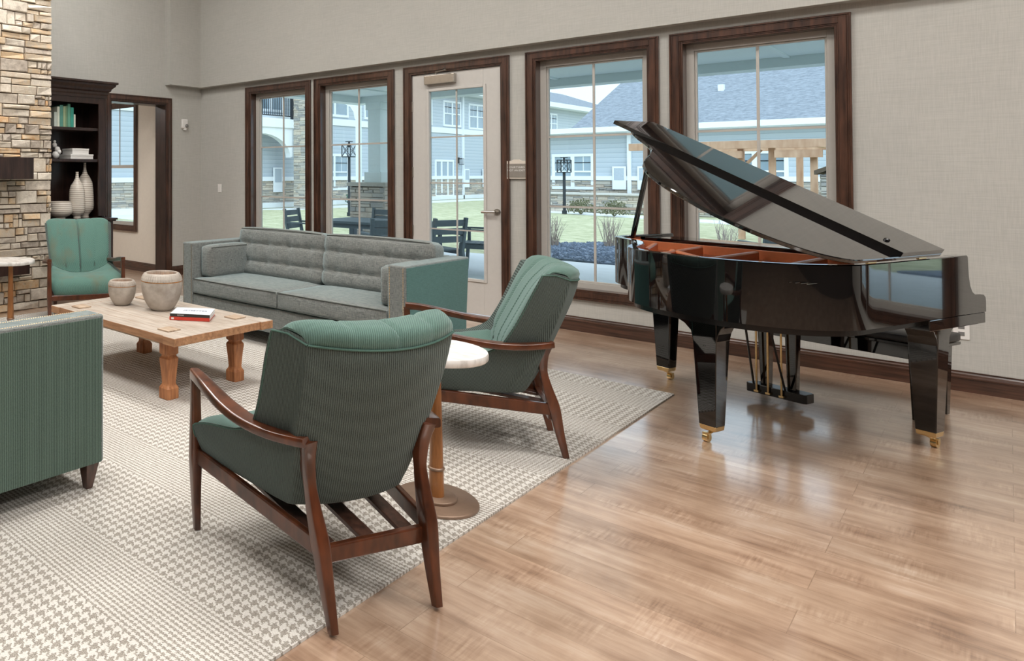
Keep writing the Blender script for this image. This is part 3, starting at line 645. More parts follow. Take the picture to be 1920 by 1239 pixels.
# ------------------------------------------------------------------ lounge chairs
def lerp(a, b, f): return a + (b - a) * f
def curve_pts(P, n):
    """Catmull-Rom through P"""
    P = [Vector(p) for p in P]; out = []; Q = [P[0] * 2 - P[1]] + P + [P[-1] * 2 - P[-2]]
    for i in range(1, len(Q) - 2):
        for k in range(n):
            t_ = k / n; a, b, c, d = Q[i - 1], Q[i], Q[i + 1], Q[i + 2]
            out.append(.5 * ((2 * b) + (c - a) * t_ + (2 * a - 5 * b + 4 * c - d) * t_ ** 2 + (3 * b - a - 3 * c + d) * t_ ** 3))
    out.append(P[-1]); return out
def halfwidth(x, z):
    h = max(0, min(1, (z - .29) / .62)); f = max(0, min(1, (x - .19) / .5))
    return .207 + .065 * h + max(0, x + .02) * .36 * h + .092 * f * (1 - h)
SO = .014
def chair(label, loc, rz, inner):
    t = thing('lounge_chair', label, 'chair', loc, rz, 'wood-framed lounge chairs')
    # profiles (x forward, z up) from the front bottom, over the seat and back, down the rear
    side = [(.70, .30), (.715, .36), (.69, .425), (.60, .462), (.50, .482), (.40, .503), (.31, .55), (.255, .63), (.21, .72), (.17, .81), (.125, .905)]
    cent = [(.70, .30), (.72, .36), (.70, .418), (.60, .432), (.50, .430), (.40, .425), (.315, .452), (.255, .56), (.19, .69), (.125, .81), (.055, .888)]
    rear_s = [(.068, .917), (.006, .899), (-.008, .876), (.02, .76), (.075, .60), (.13, .45), (.172, .345), (.215, .305), (.45, .302)]
    rear_c = [(.004, .896), (-.052, .884), (-.088, .860), (-.055, .74), (.01, .585), (.075, .43), (.125, .335), (.185, .303), (.45, .302)]
    NS = 48
    def prof(s_, part, off=0.0):
        a = abs(s_); k = a ** 2.6
        grove = 0.0
        for c_ in (-.52, 0.0, .52): grove = max(grove, .010 * math.exp(-((s_ - c_) / .022) ** 2))
        if part == 'in':
            out = []
            for i, (p, q) in enumerate(zip(side, cent)):
                x = lerp(q[0], p[0], k); z = lerp(q[1], p[1], k)
                g = grove * max(0, min(1, (i - 5) / 2)); e = .012 * (1 - a ** 6) + off
                out.append((x - g + (e if i > 5 else 0), z + (e if i <= 6 else 0) * .6))
            return out
        return [(lerp(q[0], p[0], a ** 2), lerp(q[1], p[1], a ** 2)) for p, q in zip(rear_s, rear_c)]
    def dense(pts, n=3): return [(v.x, v.y) for v in curve_pts([(x, z, 0) for x, z in pts], n)]
    rings = []
    svals = [-1 + 2 * i / NS for i in range(NS + 1)]
    # outer shell: closed loop, inner line sunk a little
    for s_ in svals:
        a = abs(s_); shr = 0.0 if a < .999 else .0
        pin = dense(prof(s_, 'in', -.035 * (1 - a ** 40))); pr = dense(prof(s_, 'out')); loop = pin + pr
        r = [(x, s_ * halfwidth(x, z) + SO, z) for x, z in loop]; rings.append(r)
    def end_ring(sgn, sc_):
        r = rings[0 if sgn < 0 else -1]; cx = sum(p[0] for p in r) / len(r); cz = sum(p[2] for p in r) / len(r)
        out = []
        for p in r: out.append((lerp(p[0], cx, .02 * sc_), p[1] + sgn * .004 * sc_, lerp(p[2], cz, .02 * sc_)))
        return out
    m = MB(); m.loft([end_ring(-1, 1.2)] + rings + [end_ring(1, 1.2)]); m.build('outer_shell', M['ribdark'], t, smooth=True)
    # inner pads
    def pad(name, i0, i1, th, mat, extra=None):
        rr = []
        for s_ in svals:
            a = abs(s_); s2 = s_ * 1.004
            full = dense(prof(s_, 'in', -.038)); cut = full[i0 * 3:i1 * 3 + 1]
            if extra: cut = cut + dense([cut[-1]] + [(lerp(q[0], p[0], a ** 2), lerp(q[1], p[1], a ** 2)) for p, q in extra], 3)[1:]
            up = []
            for j, (x, z) in enumerate(cut):
                x0_, z0_ = cut[max(j - 1, 0)]; x1_, z1_ = cut[min(j + 1, len(cut) - 1)]; dx, dz = x1_ - x0_, z1_ - z0_; L = math.hypot(dx, dz) or 1
                nx, nz = dz / L, -dx / L
                e = th * (1 - .85 * a ** 10) * (min(1, .35 + j * .3) if j < 3 else min(1, .4 + (len(cut) - 1 - j) * .25))
                if j >= len(cut) - 1: e = .004
                g = 0
                for c_ in (-.52, 0.0, .52): g = max(g, math.exp(-((s_ - c_) / .022) ** 2))
                if name == 'backrest': e -= g * .010
                up.append((x + nx * e, z + nz * e))
            loop = up + [(x, z) for x, z in reversed(cut)]
            rr.append([(x, s2 * halfwidth(x, z) + SO, z) for x, z in loop])
        return MB().loft(rr).build(name, mat, t, smooth=True)
    pad('seat', 0, 6, .040, inner)
    pad('backrest', 6, 10, .040, inner, extra=[((.065, .918), (-.002, .897)), ((.012, .906), (-.055, .886)), ((-.006, .881), (-.086, .865))])
    for c_ in (-.52, 0.0, .52):
        pts = []
        for (x, z) in dense(prof(c_, 'in', -.038))[19:]: pts.append((x + .033, c_ * halfwidth(x, z) + SO, z + .006))
        MB().tube(pts, .003, seg=5).build('seam', M['pipedark'], t)
    # piping down the side edges and along the rear top edge
    m = MB()
    for sg in (-1, 1):
        m.tube([(x, sg * (halfwidth(x, z) + .003) + SO, z) for x, z in dense(prof(1, 'in', -.006))[3:] + [(.06, .905), (-.008, .881)]], .0038, seg=6)
    m.tube([(lerp(-.088, -.008, abs(s_) ** 2) - .002, s_ * .274 + SO, lerp(.864, .881, abs(s_) ** 2)) for s_ in svals], .0038, seg=6)
    m.build('piping', M['piping'], t)
    # wooden frame
    for sg in (1, -1):
        n_ = 'arm'
        P = curve_pts([(.745, sg * .337, .622), (.66, sg * .343, .618), (.55, sg * .344, .602), (.45, sg * .340, .585), (.33, sg * .325, .571), (.20, sg * .292, .568), (.070, sg * .238, .577)], 5)
        k = len(P); wid = [lerp(.019, .035, i / (k - 1)) + .006 * math.sin(PI * i / (k - 1)) for i in range(k)]
        th = [lerp(.021, .016, min(1, i / (k * .6))) for i in range(k)]; wid[-1] *= .9
        MB().tube([p - Vector((0, 0, .016)) for p in P], wid, th, 16, square=True).build(n_, M['walnut'], t, smooth=True)
        P = curve_pts([(.728, sg * .333, 0), (.735, sg * .335, .15), (.735, sg * .336, .28), (.732, sg * .337, .45), (.735, sg * .337, .60)], 4)
        MB().tube(P, [lerp(.012, .021, min(1, p.z / .28)) if p.z < .28 else lerp(.021, .017, min(1, (p.z - .28) / .25)) for p in P], [lerp(.013, .026, min(1, p.z / .28)) if p.z < .28 else lerp(.026, .018, min(1, (p.z - .28) / .25)) for p in P], 16, up=(1, 0, 0), square=True).build('leg', M['walnut'], t, smooth=True)
        P = curve_pts([(.0, sg * .197, 0), (.028, sg * .201, .12), (.052, sg * .207, .24), (.082, sg * .212, .34), (.100, sg * .216, .42), (.104, sg * .224, .50), (.090, sg * .232, .565)], 4)
        def lw(z): return lerp(.013, .024, z / .25) if z < .25 else (lerp(.024, .0155, (z - .25) / .16) if z < .41 else lerp(.0155, .027, (z - .41) / .155))
        MB().tube(P, [lw(p.z) for p in P], [lw(p.z) * 1.1 for p in P], 16, up=(1, 0, 0), square=True).build('leg', M['walnut'], t, smooth=True)
        MB().loft([[(.07, sg * (.211 - .012), .205), (.07, sg * (.211 + .012), .205), (.07, sg * (.211 + .012), .262), (.07, sg * (.211 - .012), .262)],
                   [(.73, sg * (.334 - .014), .262), (.73, sg * (.334 + .012), .262), (.73, sg * (.334 + .012), .322), (.73, sg * (.334 - .014), .322)]]).build('side_rail', M['walnut'], t, bevel=.005)
    box('rear_rail', M['walnut'], .052, .078, -.205, .205, .178, .232, t, bevel=.005)
    box('front_rail', M['walnut'], .715, .74, -.33, .33, .25, .300, t, bevel=.005)
    for y in (-.15, .0, .15):
        MB().loft([[(.075, y - .028, .200), (.075, y + .028, .200), (.075, y + .028, .216), (.075, y - .028, .216)], [(.715, y * 1.3 - .028, .275), (.715, y * 1.3 + .028, .275), (.715, y * 1.3 + .028, .292), (.715, y * 1.3 - .028, .292)]]).build('seat_slat', M['darkleg'], t, bevel=.002)
    return t
def heading(fx, fy): return math.atan2(fy, fx)
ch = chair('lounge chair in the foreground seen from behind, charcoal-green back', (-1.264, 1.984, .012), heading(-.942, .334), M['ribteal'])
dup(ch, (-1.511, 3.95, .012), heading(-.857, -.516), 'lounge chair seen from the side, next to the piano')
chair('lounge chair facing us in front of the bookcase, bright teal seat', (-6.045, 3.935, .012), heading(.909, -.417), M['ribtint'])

# ------------------------------------------------------------------ side tables
def side_table(lab, loc):
    t = thing('side_table', lab, 'table', loc, 0, 'round marble-topped side tables')
    MB().lathe([(.001, 0), (.166, 0), (.168, .003), (.168, .010), (.164, .014), (.001, .014)], 64).build('base_plate', M['basemetal'], t, smooth=True)
    MB().lathe([(.001, .014), (.080, .014), (.082, .017), (.082, .024), (.079, .027), (.001, .027)], 48).build('base_disc', M['basemetal'], t, smooth=True)
    MB().lathe([(.001, .027), (.031, .027), (.029, .14), (.025, .30), (.021, .50), (.021, .62), (.001, .62)], 32).build('column', M['column'], t, smooth=True)
    MB().lathe([(.030, .135), (.034, .139), (.034, .145), (.030, .149)], 32).build('ring', M['basemetal'], t, smooth=True)
    MB().lathe([(.001, .618), (.200, .618), (.206, .624), (.206, .644), (.203, .650), (.001, .650)], 72).build('table_top', M['marble'], t, smooth=True)
M['basemetal'] = plain('bronzed_base_metal', srgb(148, 124, 106), .4, .5)
M['column'] = wood('honey_column_wood', srgb(116, 72, 34), srgb(170, 112, 62), (40, 40, 5), .35, .3)
side_table('round marble side table between the two lounge chairs', (-1.581, 2.862, .010))
side_table('round marble side table in front of the fireplace at the left edge', (-5.551, 2.956, .010))

# ------------------------------------------------------------------ wall fittings
sg = thing('wall_sign', 'small grey plaque sign between the door and the window', 'sign', (-2.998, WALL_Y - .012, 1.447))
m = MB(); m.prism([(-.095, -.092), (.095, -.092), (.095, .078), (.05, .080), (.025, .092), (-.025, .092), (-.05, .080), (-.095, .078)], -.012, .0, 'y'); m.build('sign_backing', M['cream'], sg, bevel=.002)
box('sign_panel', plain('sign_grey', srgb(138, 132, 124), .5), -.088, .088, -.016, -.011, -.078, .052, sg)
text('lettering', 'COURTYARD', .026, M['white'], sg, (0, -.0165, .018), (PI / 2, 0, 0), align='CENTER'); text('lettering', 'NOT AN EXIT', .026, M['white'], sg, (0, -.0165, -.012), (PI / 2, 0, 0), align='CENTER')
dt = thing('wall_sensor', 'white sensor box high on the wall beside the doorway', 'sensor', (WALL_X, 6.612, 2.098))
pillow(0, .035, -.055, .055, -.065, .065, .012, 0).build('housing', M['white'], dt, smooth=True)
MB().lathe([(.001, 0), (.026, 0), (.026, .02), (.018, .03), (.001, .03)], 20).build('lens', M['grey'], dt, smooth=True, loc=(.03, .022, -.03), rot=(0, PI / 2, 0)); box('bracket', M['white'], .0, .03, -.02, .03, -.09, -.06, dt, bevel=.003)
st = thing('light_switch', 'white rocker light switch on the wall left of the windows', 'switch', (-7.01, WALL_Y, 1.20))
box('wall_plate', M['white'], -.036, .036, -.007, 0, -.058, .058, st, bevel=.003); box('rocker', M['white'], -.016, .016, -.011, -.006, -.032, .032, st, bevel=.002)
ot = thing('power_outlet', 'white power outlet plate on the wall behind the piano', 'outlet', (-.205, WALL_Y, .392))
box('wall_plate', M['white'], -.036, .036, -.007, 0, -.058, .058, ot, bevel=.003)
for z in (-.022, .022): box('socket', M['grey'], -.014, .014, -.009, -.006, z - .013, z + .013, ot, bevel=.004)

# ------------------------------------------------------------------ grand piano (x towards the tail, y towards the bass side)
PRZ = math.atan2(-.954, -.299)
pt = thing('grand_piano', 'black lacquered grand piano with its lid propped open', 'piano', (-1.496, 5.806, 0), PRZ)
RT, RB = .99, .69
ol = [(v.x, v.y) for v in curve_pts([(.02, -.088, 0), (.20, -.088, 0), (.36, -.084, 0), (.47, -.055, 0), (.55, .02, 0), (.61, .12, 0), (.68, .21, 0), (.78, .285, 0), (.91, .345, 0), (1.04, .415, 0), (1.14, .51, 0), (1.20, .63, 0), (1.233, .79, 0), (1.243, .94, 0), (1.225, 1.07, 0), (1.175, 1.19, 0), (1.10, 1.285, 0), (1.0, 1.35, 0), (.88, 1.385, 0), (.72, 1.39, 0), (.4, 1.39, 0), (.02, 1.39, 0)], 5)]
def inset(P, d):
    out = []
    for i, p in enumerate(P):
        a = P[max(i - 1, 0)]; b = P[min(i + 1, len(P) - 1)]; dx, dy = b[0] - a[0], b[1] - a[1]; L = math.hypot(dx, dy); out.append((p[0] - dy / L * d, p[1] + dx / L * d))
    return out
il = inset(ol, .045); ol2 = inset(ol, .004); il2 = inset(ol, .041)
MB().loft([[(*ol[i], RB), (*ol[i], RT - .004), (*ol2[i], RT), (*il2[i], RT), (*il[i], RT - .004), (*il[i], RB)] for i in range(len(ol))]).build('rim', M['black'], pt, smooth=True, sharp=28)
il3 = inset(ol, .047)
MB().loft([[(*il[i], RT - .012), (*il3[i], RT - .012), (*il3[i], .86), (*il[i], .86)] for i in range(6, len(ol) - 3)]).build('inner_rim', M['rimwood'], pt, smooth=True)
m = MB(); ii = inset(ol, .05); m.prism([(x, y) for x, y in ii if x > .2] + [(.2, 1.34), (.2, -.038)], .872, .885); m.build('iron_plate', M['copper'], pt)
m = MB(); m.prism(inset(ol, .03), .658, .73); m.build('soundboard_case', M['blacksatin'], pt)
for (x0_, y0_, x1_, y1_) in ((.30, .10, .70, .30), (.28, .36, 1.00, .52), (.28, .66, 1.14, .80), (.28, .98, 1.10, 1.12), (.62, .40, 1.14, 1.02)):
    dx, dy = x1_ - x0_, y1_ - y0_; L = math.hypot(dx, dy); nx, ny = -dy / L * .014, dx / L * .014
    q = lambda z, s_=1: [(x0_ + nx * s_, y0_ + ny * s_, z), (x1_ + nx * s_, y1_ + ny * s_, z), (x1_ - nx * s_, y1_ - ny * s_, z), (x0_ - nx * s_, y0_ - ny * s_, z)]
    MB().loft([q(.884), q(.946), q(.954, .6)]).build('plate_strut', M['copper'], pt, bevel=.002)
box('plate_flange', M['copper'], .216, .236, -.035, 1.335, .885, .956, pt, bevel=.002)
m = MB()
for k in range(60): yy = .04 + k * .0215; m.box(.27, min(1.15, .45 + yy * .62), yy, yy + .0016, .905, .907)
m.build('strings', M['nickel'], pt)
box('music_desk', M['black'], -.02, .21, -.03, 1.335, .955, .978, pt, bevel=.003)
box('name_board', M['black'], -.08, -.05, -.04, 1.34, .76, .93, pt, bevel=.003)
box('fallboard', M['black'], -.13, -.08, -.04, 1.34, .74, .80, pt, bevel=.008)
box('keybed', M['black'], -.29, .28, -.088, 1.39, .632, .688, pt, bevel=.004)
box('key_slip', M['black'], -.287, -.262, -.04, 1.342, .688, .735, pt, bevel=.004)
kw = 1.228 / 52
for i in range(52): box('white_key', M['white'], -.26, -.112, .036 + i * kw, .036 + (i + 1) * kw - .001, .70, .742, pt)
m = MB()
for i in range(51):
    if (i + 5) % 7 in (0, 1, 3, 4, 5): m.box(-.205, -.112, .036 + (i + 1) * kw - .005, .036 + (i + 1) * kw + .005, .742, .752)
m.build('black_keys', M['blacksatin'], pt, kind='stuff')
prof = [(.03, .69), (.03, RT), (-.105, RT), (-.113, .982), (-.117, .93), (-.122, .88), (-.134, .835), (-.155, .803), (-.185, .786), (-.245, .783), (-.278, .779), (-.296, .765), (-.300, .745), (-.300, .688)]
for a in (-.088, 1.345):
    MB().prism(prof, a, a + .045, 'y').build('cheek', M['black'], pt, bevel=.003)
def piano_leg(x, y, ax, wx, L1=.17, L2=.20):
    def ring(z, h, cx=0, cy=0): return [(x - h + cx, y - h + cy, z), (x + h + cx, y - h + cy, z), (x + h + cx, y + h + cy, z), (x - h + cx, y + h + cy, z)]
    lg = MB().loft([ring(.088, .040), ring(.56, .058), ring(.69, .060)]).build('leg', M['black'], pt, bevel=.003)
    for sgn, L in ((-1, L1), (1, L2)):
        P = [(0, .68), (0, .50), (.058, .535), (.066, .575), (.058 + (L - .058) * .18, .608), (.058 + (L - .058) * .4, .634), (.058 + (L - .058) * .68, .652), (L, .664), (L, .68)]
        P = [((x if ax == 'x' else y) + sgn * u, z) for u, z in P]
        b = MB(); b.prism(P, (y if ax == 'x' else x) - .056, (y if ax == 'x' else x) + .056, 'y' if ax == 'x' else 'x'); b.build('leg_bracket', M['black'], lg, bevel=.002)
    MB().loft([ring(.060, .030), ring(.066, .037), ring(.088, .039)]).build('ferrule', M['brass'], lg, bevel=.001, seg=1)
    wy = -wx * .4; cx_, cy_ = x + wx, y + wy
    m = MB(); m.tube([(x, y, .064), (x, y, .052)], .014); m.tube([(x, y, .052), (x + wx * .5, y + wy * .5, .046), (cx_, cy_, .034)], .013, .005, seg=8); m.box(cx_ - .010, cx_ + .010, cy_ - .017, cy_ - .012, .016, .044); m.box(cx_ - .010, cx_ + .010, cy_ + .012, cy_ + .017, .016, .044); m.box(cx_ - .012, cx_ + .012, cy_ - .017, cy_ + .017, .040, .048)
    m.build('caster_fork', M['brass'], lg, bevel=.002)
    MB().tube([(cx_, cy_ - .0115, .022), (cx_, cy_ + .0115, .022)], .022, seg=24, up=(1, 0, 0)).build('caster_wheel', M['brass'], lg, smooth=True)
piano_leg(.028, -.010, 'x', -.026); piano_leg(.975, .811, 'y', .026, .28, .18); piano_leg(.028, 1.29, 'x', -.026, .26, .24)
# lid, propped on its stick, front flap folded back on top
TH_ = math.radians(27.4); ct_, st_ = math.cos(TH_), math.sin(TH_)
def lidp(x, y, h): v = 1.402 - y; return (x, 1.402 - v * ct_ + h * st_, 1.0 + v * st_ + h * ct_)
lo = [(v.x, v.y) for v in curve_pts([(.22, -.125, 0), (.36, -.122, 0), (.50, -.09, 0), (.60, .0, 0), (.67, .12, 0), (.74, .22, 0), (.85, .295, 0), (.98, .36, 0), (1.11, .44, 0), (1.21, .55, 0), (1.27, .68, 0), (1.30, .84, 0), (1.305, .98, 0), (1.28, 1.12, 0), (1.22, 1.24, 0), (1.14, 1.33, 0), (1.02, 1.39, 0), (.9, 1.405, 0), (.5, 1.405, 0), (.22, 1.405, 0)], 4)]
def slab(name, outline, h0, h1, e=.004):
    r = lambda d, h: [lidp(x, y, h) for x, y in (inset(outline, d) if d else outline)]
    return MB().loft([r(e, h0), r(0, h0 + e), r(0, h1 - e), r(e, h1)]).build(name, M['black'], pt, smooth=True, sharp=28)
slab('lid', lo, 0.0, .020)
fl = [(.222, -.150), (.605, -.150), (.605, 1.405), (.222, 1.405)]
MB().loft([[lidp(x, y, .0202) for x, y in fl], [lidp(x, y, .043) for x, y in fl]]).build('lid_flap', M['black'], pt)
MB().lathe([(.001, 0), (.012, 0), (.012, .006), (.007, .010), (.001, .010)], 16).build('rubber_button', M['blacksatin'], pt, loc=lidp(.52, 1.30, .043), rot=(-TH_, 0, 0))
for x in (.35, .80): MB().tube([(x, 1.402, 1.0), (x + .07, 1.402, 1.0)], .006, seg=10).build('lid_hinge', M['brass'], pt, smooth=True)
MB().tube([(.35, -.025, .94), (.367, .01, 1.05), (.45, .18, 1.575)], [.007, .012, .010], .012, seg=10, up=(0, 1, 0), square=True).build('prop_stick', M['black'], pt, smooth=True)
MB().tube([(.36, -.035, .965), (.36, .05, .965)], .009, seg=10).build('prop_hinge', M['copper'], pt)
# pedal lyre
lyre = MB().prism([(-.012, .447), (.0, .457), (.0, .745), (-.012, .756), (-.085, .756), (-.10, .735), (-.10, .478), (-.085, .457)], .052, .106).build('lyre_box', M['blacksatin'], pt, bevel=.003)
for y in (.535, .672): MB().loft([[(-.07, y - .022, .104), (-.03, y - .022, .104), (-.03, y + .022, .104), (-.07, y + .022, .104)], [(-.08, y - .032, .64), (-.02, y - .032, .64), (-.02, y + .032, .64), (-.08, y + .032, .64)]]).build('lyre_post', M['black'], lyre, bevel=.003)
for y in (.513, .573, .642): MB().tube([(.010, y, .072), (.010, y, .64)], .0055, seg=10).build('pedal_rod', M['brass'], lyre, smooth=True); 
for y in (.513, .573, .642): m = MB(); m.tube([(-.09, y, .075), (-.16, y, .070), (-.20, y, .060)], [.008, .014, .012], .005, seg=10, up=(0, 0, 1)); m.box(-.005, .018, y - .012, y + .012, .062, .074); m.build('pedal', M['brass'], lyre, bevel=.001)
for a, b in (((.0, .492, .108), (.30, .59, .68)), ((.0, .655, .108), (.30, .70, .68))): MB().tube([a, b], .006, seg=8).build('lyre_brace', M['blacksatin'], lyre)

# ------------------------------------------------------------------ piano bench
bn = thing('piano_bench', 'black piano bench tucked behind the piano keyboard near the wall', 'bench', (0, 0, 0))
def PW(x, y, z=0): return (-1.496 + x * -.299 + y * .954, 5.806 + x * -.954 + y * -.299, z)
bn.location = PW(-.61, .69); bn.rotation_euler = (0, 0, PRZ)
pillow(-.185, .185, -.44, .44, .430, .490, .02, .008).build('seat', M['leather'], bn, smooth=True)
box('seat_board', M['black'], -.18, .18, -.435, .435, .415, .432, bn, bevel=.002); box('apron', M['black'], -.165, .165, -.40, .40, .34, .415, bn, bevel=.003)
for sx in (-1, 1):
    for sy in (-1, 1):
        q = lambda h, z, o_=0: [(sx * .152 - h, sy * .372 - h, z), (sx * .152 + h, sy * .372 - h, z), (sx * .152 + h, sy * .372 + h, z), (sx * .152 - h, sy * .372 + h, z)]
        MB().loft([q(.017, 0), q(.028, .41)]).build('leg', M['black'], bn, bevel=.002)

# ------------------------------------------------------------------ outside: porch, courtyard, buildings
GZ = -.05
box('ground_lawn', M['lawn'], -60, 40, 7.14, 120, GZ - .1, GZ - .012, **S)
box('patio_slab', M['concrete'], -12.0, 10, 7.14, 12.75, GZ - .08, GZ, **S)
m = MB(); m.prism([(-30, 17.6), (-12.0, 14.2), (-8.6, 12.75), (-12, 12.75), (-12, 12.7), (-30, 15.6)], GZ - .05, GZ + .0); m.build('path_left', M['concrete'], **S)
m = MB(); m.prism([(-19.4, 21.0), (-19.4, 60), (-18.2, 60), (-18.2, 22.5)], GZ - .05, GZ + .005); m.build('path_far', M['concrete'], **S)
m = MB(); m.prism([(-11.6, 28.3), (4, 21.5), (20, 21.5), (20, 23), (4.6, 23), (-11.6, 29.6)], GZ - .05, GZ + .005); m.build('path_right', M['concrete'], **S)
# porch roof on columns
m = MB(); m.box(-7.95, 10, 7.14, 11.4, 2.82, 2.86); m.box(-7.95, 10, 7.3, 7.4, 2.78, 2.82)
for x in (-6.9, -4.3, -1.7, 1.0, 3.6): m.box(x - .03, x + .03, 7.4, 11.35, 2.80, 2.821)
m.build('porch_ceiling', M['porch'], **S)
m = MB(); m.box(-7.95, 10, 11.3, 11.62, 2.70, 3.15); m.box(-7.95, 10, 11.62, 11.68, 2.95, 3.2); m.box(-7.95, -7.7, 7.2, 11.3, 2.70, 3.15); m.build('porch_beam', M['porch'], **S)
box('porch_roof', M['shingle'], -8.05, 10.2, 7.14, 11.9, 3.15, 3.3, **S)
def porch_column(lab, x, y, s=.15, pier=.44):
    t = thing('porch_column', lab, 'column', (x, y, GZ), 0, 'porch columns')
    m = MB(); rnd = random.Random(int(x * 10))
    for (ux, uy, nx, ny) in ((1, 0, 0, -1), (0, 1, 1, 0), (-1, 0, 0, 1), (0, -1, -1, 0)):
        ledge_wall(m, -pier, pier, 0, 1.22, lambda u, z, d, ux=ux, uy=uy, nx=nx, ny=ny: (u * ux + nx * (pier + d - .02), u * uy + ny * (pier + d - .02), z), rnd, (.06, .12), (.12, .34), .03)
    m.build('stone_pier', M['extstone'], t); box('pier_core', M['stoneback'], -pier + .035, pier - .035, -pier + .035, pier - .035, 0, 1.22, t)
    box('pier_cap', plain('limestone_cap', srgb(178, 172, 160), .8), -pier - .04, pier + .04, -pier - .04, pier + .04, 1.22, 1.29, t, bevel=.008)
    m = MB(); m.box(-s, s, -s, s, 1.29, 2.76); m.box(-s - .05, s + .05, -s - .05, s + .05, 1.29, 1.48); m.box(-s - .03, s + .03, -s - .03, s + .03, 2.62, 2.76); m.build('shaft', M['porch'], t, bevel=.004)
    return t
porch_column('square white porch column on a stone pier, seen through the second window', -7.44, 11.45, .125, .36)
# arched entry frame beyond the porch, seen through the second window
ar = thing('garden_arch', 'pale grey arched post and beam beyond the porch, left of the column', 'arch', (0, 0, 0))
m = MB(); pts = [(-11.0, 3.2), (-10.7, 3.16), (-10.5, 3.07), (-10.4, 2.93), (-10.36, 2.75)]
m.prism([(-11.4, 3.45), (-11.4, 3.22)] + pts + [(-10.24, 2.75), (-10.24, 3.45)], 14.95, 15.06, 'y'); m.build('arched_beam', M['porch'], ar)
box('post', M['porch'], -10.34, -10.24, 14.95, 15.06, GZ, 2.75, ar); box('post', M['porch'], -11.7, -11.4, 14.9, 15.15, GZ, 3.45, ar)

def ext_window(parent, plane, at_, a0, a1, z0, z1, cols=2, name='window', grid=True):
    """double-hung windows on a facade. plane 'y': facade y=at_, a = x ; plane 'x': facade x=at_, a = y"""
    d = -1 if plane == 'y' else 1; m = MB(); f = .11
    def bx(m, p0, p1, c0, c1, t0, t1):
        lo_, hi_ = sorted((at_ + d * t0, at_ + d * t1))
        if plane == 'y': m.box(p0, p1, lo_, hi_, c0, c1)
        else: m.box(lo_, hi_, p0, p1, c0, c1)
    bx(m, a0, a1, z0, z0 + f, 0, .056); bx(m, a0, a1, z1 - f, z1, 0, .056)
    w_ = (a1 - a0) / cols
    for k in range(cols + 1):
        c = a0 + k * w_; h = f if k in (0, cols) else f * .6; bx(m, max(a0, c - h), min(a1, c + h), z0 + f, z1 - f, 0, .05)
    bx(m, a0 + .1, a1 - .1, (z0 + z1) / 2 - .03, (z0 + z1) / 2 + .03, 0, .04)
    if grid:
        for k in range(cols):
            c = a0 + (k + .5) * w_; bx(m, c - .012, c + .012, (z0 + z1) / 2 + .03, z1 - f, 0, .03); bx(m, a0 + f, a1 - f, (z0 + 3 * z1) / 4 - .012, (z0 + 3 * z1) / 4 + .012, 0, .034)
    o = m.build(name, M['exttrim'], parent)
    m = MB(); bx(m, a0 + .02, a1 - .02, z0 + .02, z1 - .02, .004, .012); m.build('pane', M['winglass'], o); return o
def ext_vent(parent, plane, at_, a0, a1, z0, z1):
    d = -1 if plane == 'y' else 1; m = MB(); lo_, hi_ = sorted((at_, at_ + d * .06))
    if plane == 'y': m.box(a0, a1, lo_, hi_, z0, z1)
    else: m.box(lo_, hi_, a0, a1, z0, z1)
    o = m.build('wall_grille', M['exttrim'], parent, bevel=.01); m = MB(); lo_, hi_ = sorted((at_ + d * .06, at_ + d * .065)); zm = z0 + (z1 - z0) * .40; q = .06
    if plane == 'y': m.box(a0 + q, a1 - q, lo_, hi_, zm, z1 - q)
    else: m.box(lo_, hi_, a0 + q, a1 - q, zm, z1 - q)
    m.build('louvre', M['siding_grey'], o)
M['siding_grey'] = plain('louvre_grey', srgb(176, 186, 196), .6)

# single storey wing across the courtyard
b1 = thing('courtyard_wing', 'single storey grey-blue wing with shingle roof across the courtyard', 'building', (0, 0, 0))
FY1 = 30.0
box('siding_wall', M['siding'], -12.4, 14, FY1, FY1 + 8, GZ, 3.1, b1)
m = MB(); ledge_wall(m, -12.4, 14, GZ, 1.14, lambda u, z, d: (u, FY1 - d, z), random.Random(11), (.09, .16), (.25, .7), .06); m.build('stone_wainscot', M['extstone'], b1)
box('water_table', M['exttrim'], -12.4, 14, FY1 - .09, FY1, 1.14, 1.30, b1)
m = MB(); m.loft([[(-10.75, FY1 - .55, 2.98), (14.5, FY1 - .55, 2.98), (14.5, FY1 - .55, 3.08), (-10.75, FY1 - .55, 3.08)], [(-11.2, FY1 + 10, 6.75), (14.5, FY1 + 10, 6.75), (14.5, FY1 + 10, 6.85), (-11.2, FY1 + 10, 6.85)]]); m.build('roof', M['shingle'], b1)
m = MB(); m.box(-12.9, 14.5, FY1 - .62, FY1 - .50, 2.93, 3.12); m.box(-12.9, 14.5, FY1 - .5, FY1, 2.9, 2.95); m.build('gutter', M['exttrim'], b1)
box('flat_roof', M['shingle'], -12.9, -10.6, FY1 - .5, FY1 + 8, 3.0, 3.1, b1)
ext_window(b1, 'y', FY1, -11.60, -10.10, .78, 2.16)
ext_vent(b1, 'y', FY1 - .06, -9.47, -9.02, .80, 1.66); ext_vent(b1, 'y', FY1 - .06, -8.66, -8.22, .80, 1.66)
ext_window(b1, 'y', FY1, -6.2, -4.5, .78, 2.16); ext_window(b1, 'y', FY1, -3.4, -1.6, .30, 2.26, 3, grid=False); ext_vent(b1, 'y', FY1 - .06, -7.4, -6.95, .8, 1.66)
box('downspout', M['exttrim'], -8.98, -8.86, FY1 - .12, FY1 - .01, GZ, 2.95, b1)
for x, y, z in ((-6.95, FY1 + 3.6, 4.75),): MB().box(x - .09, x + .09, y - .1, y + .1, z - .3, z + .02).build('roof_vent', M['exttrim'], b1)
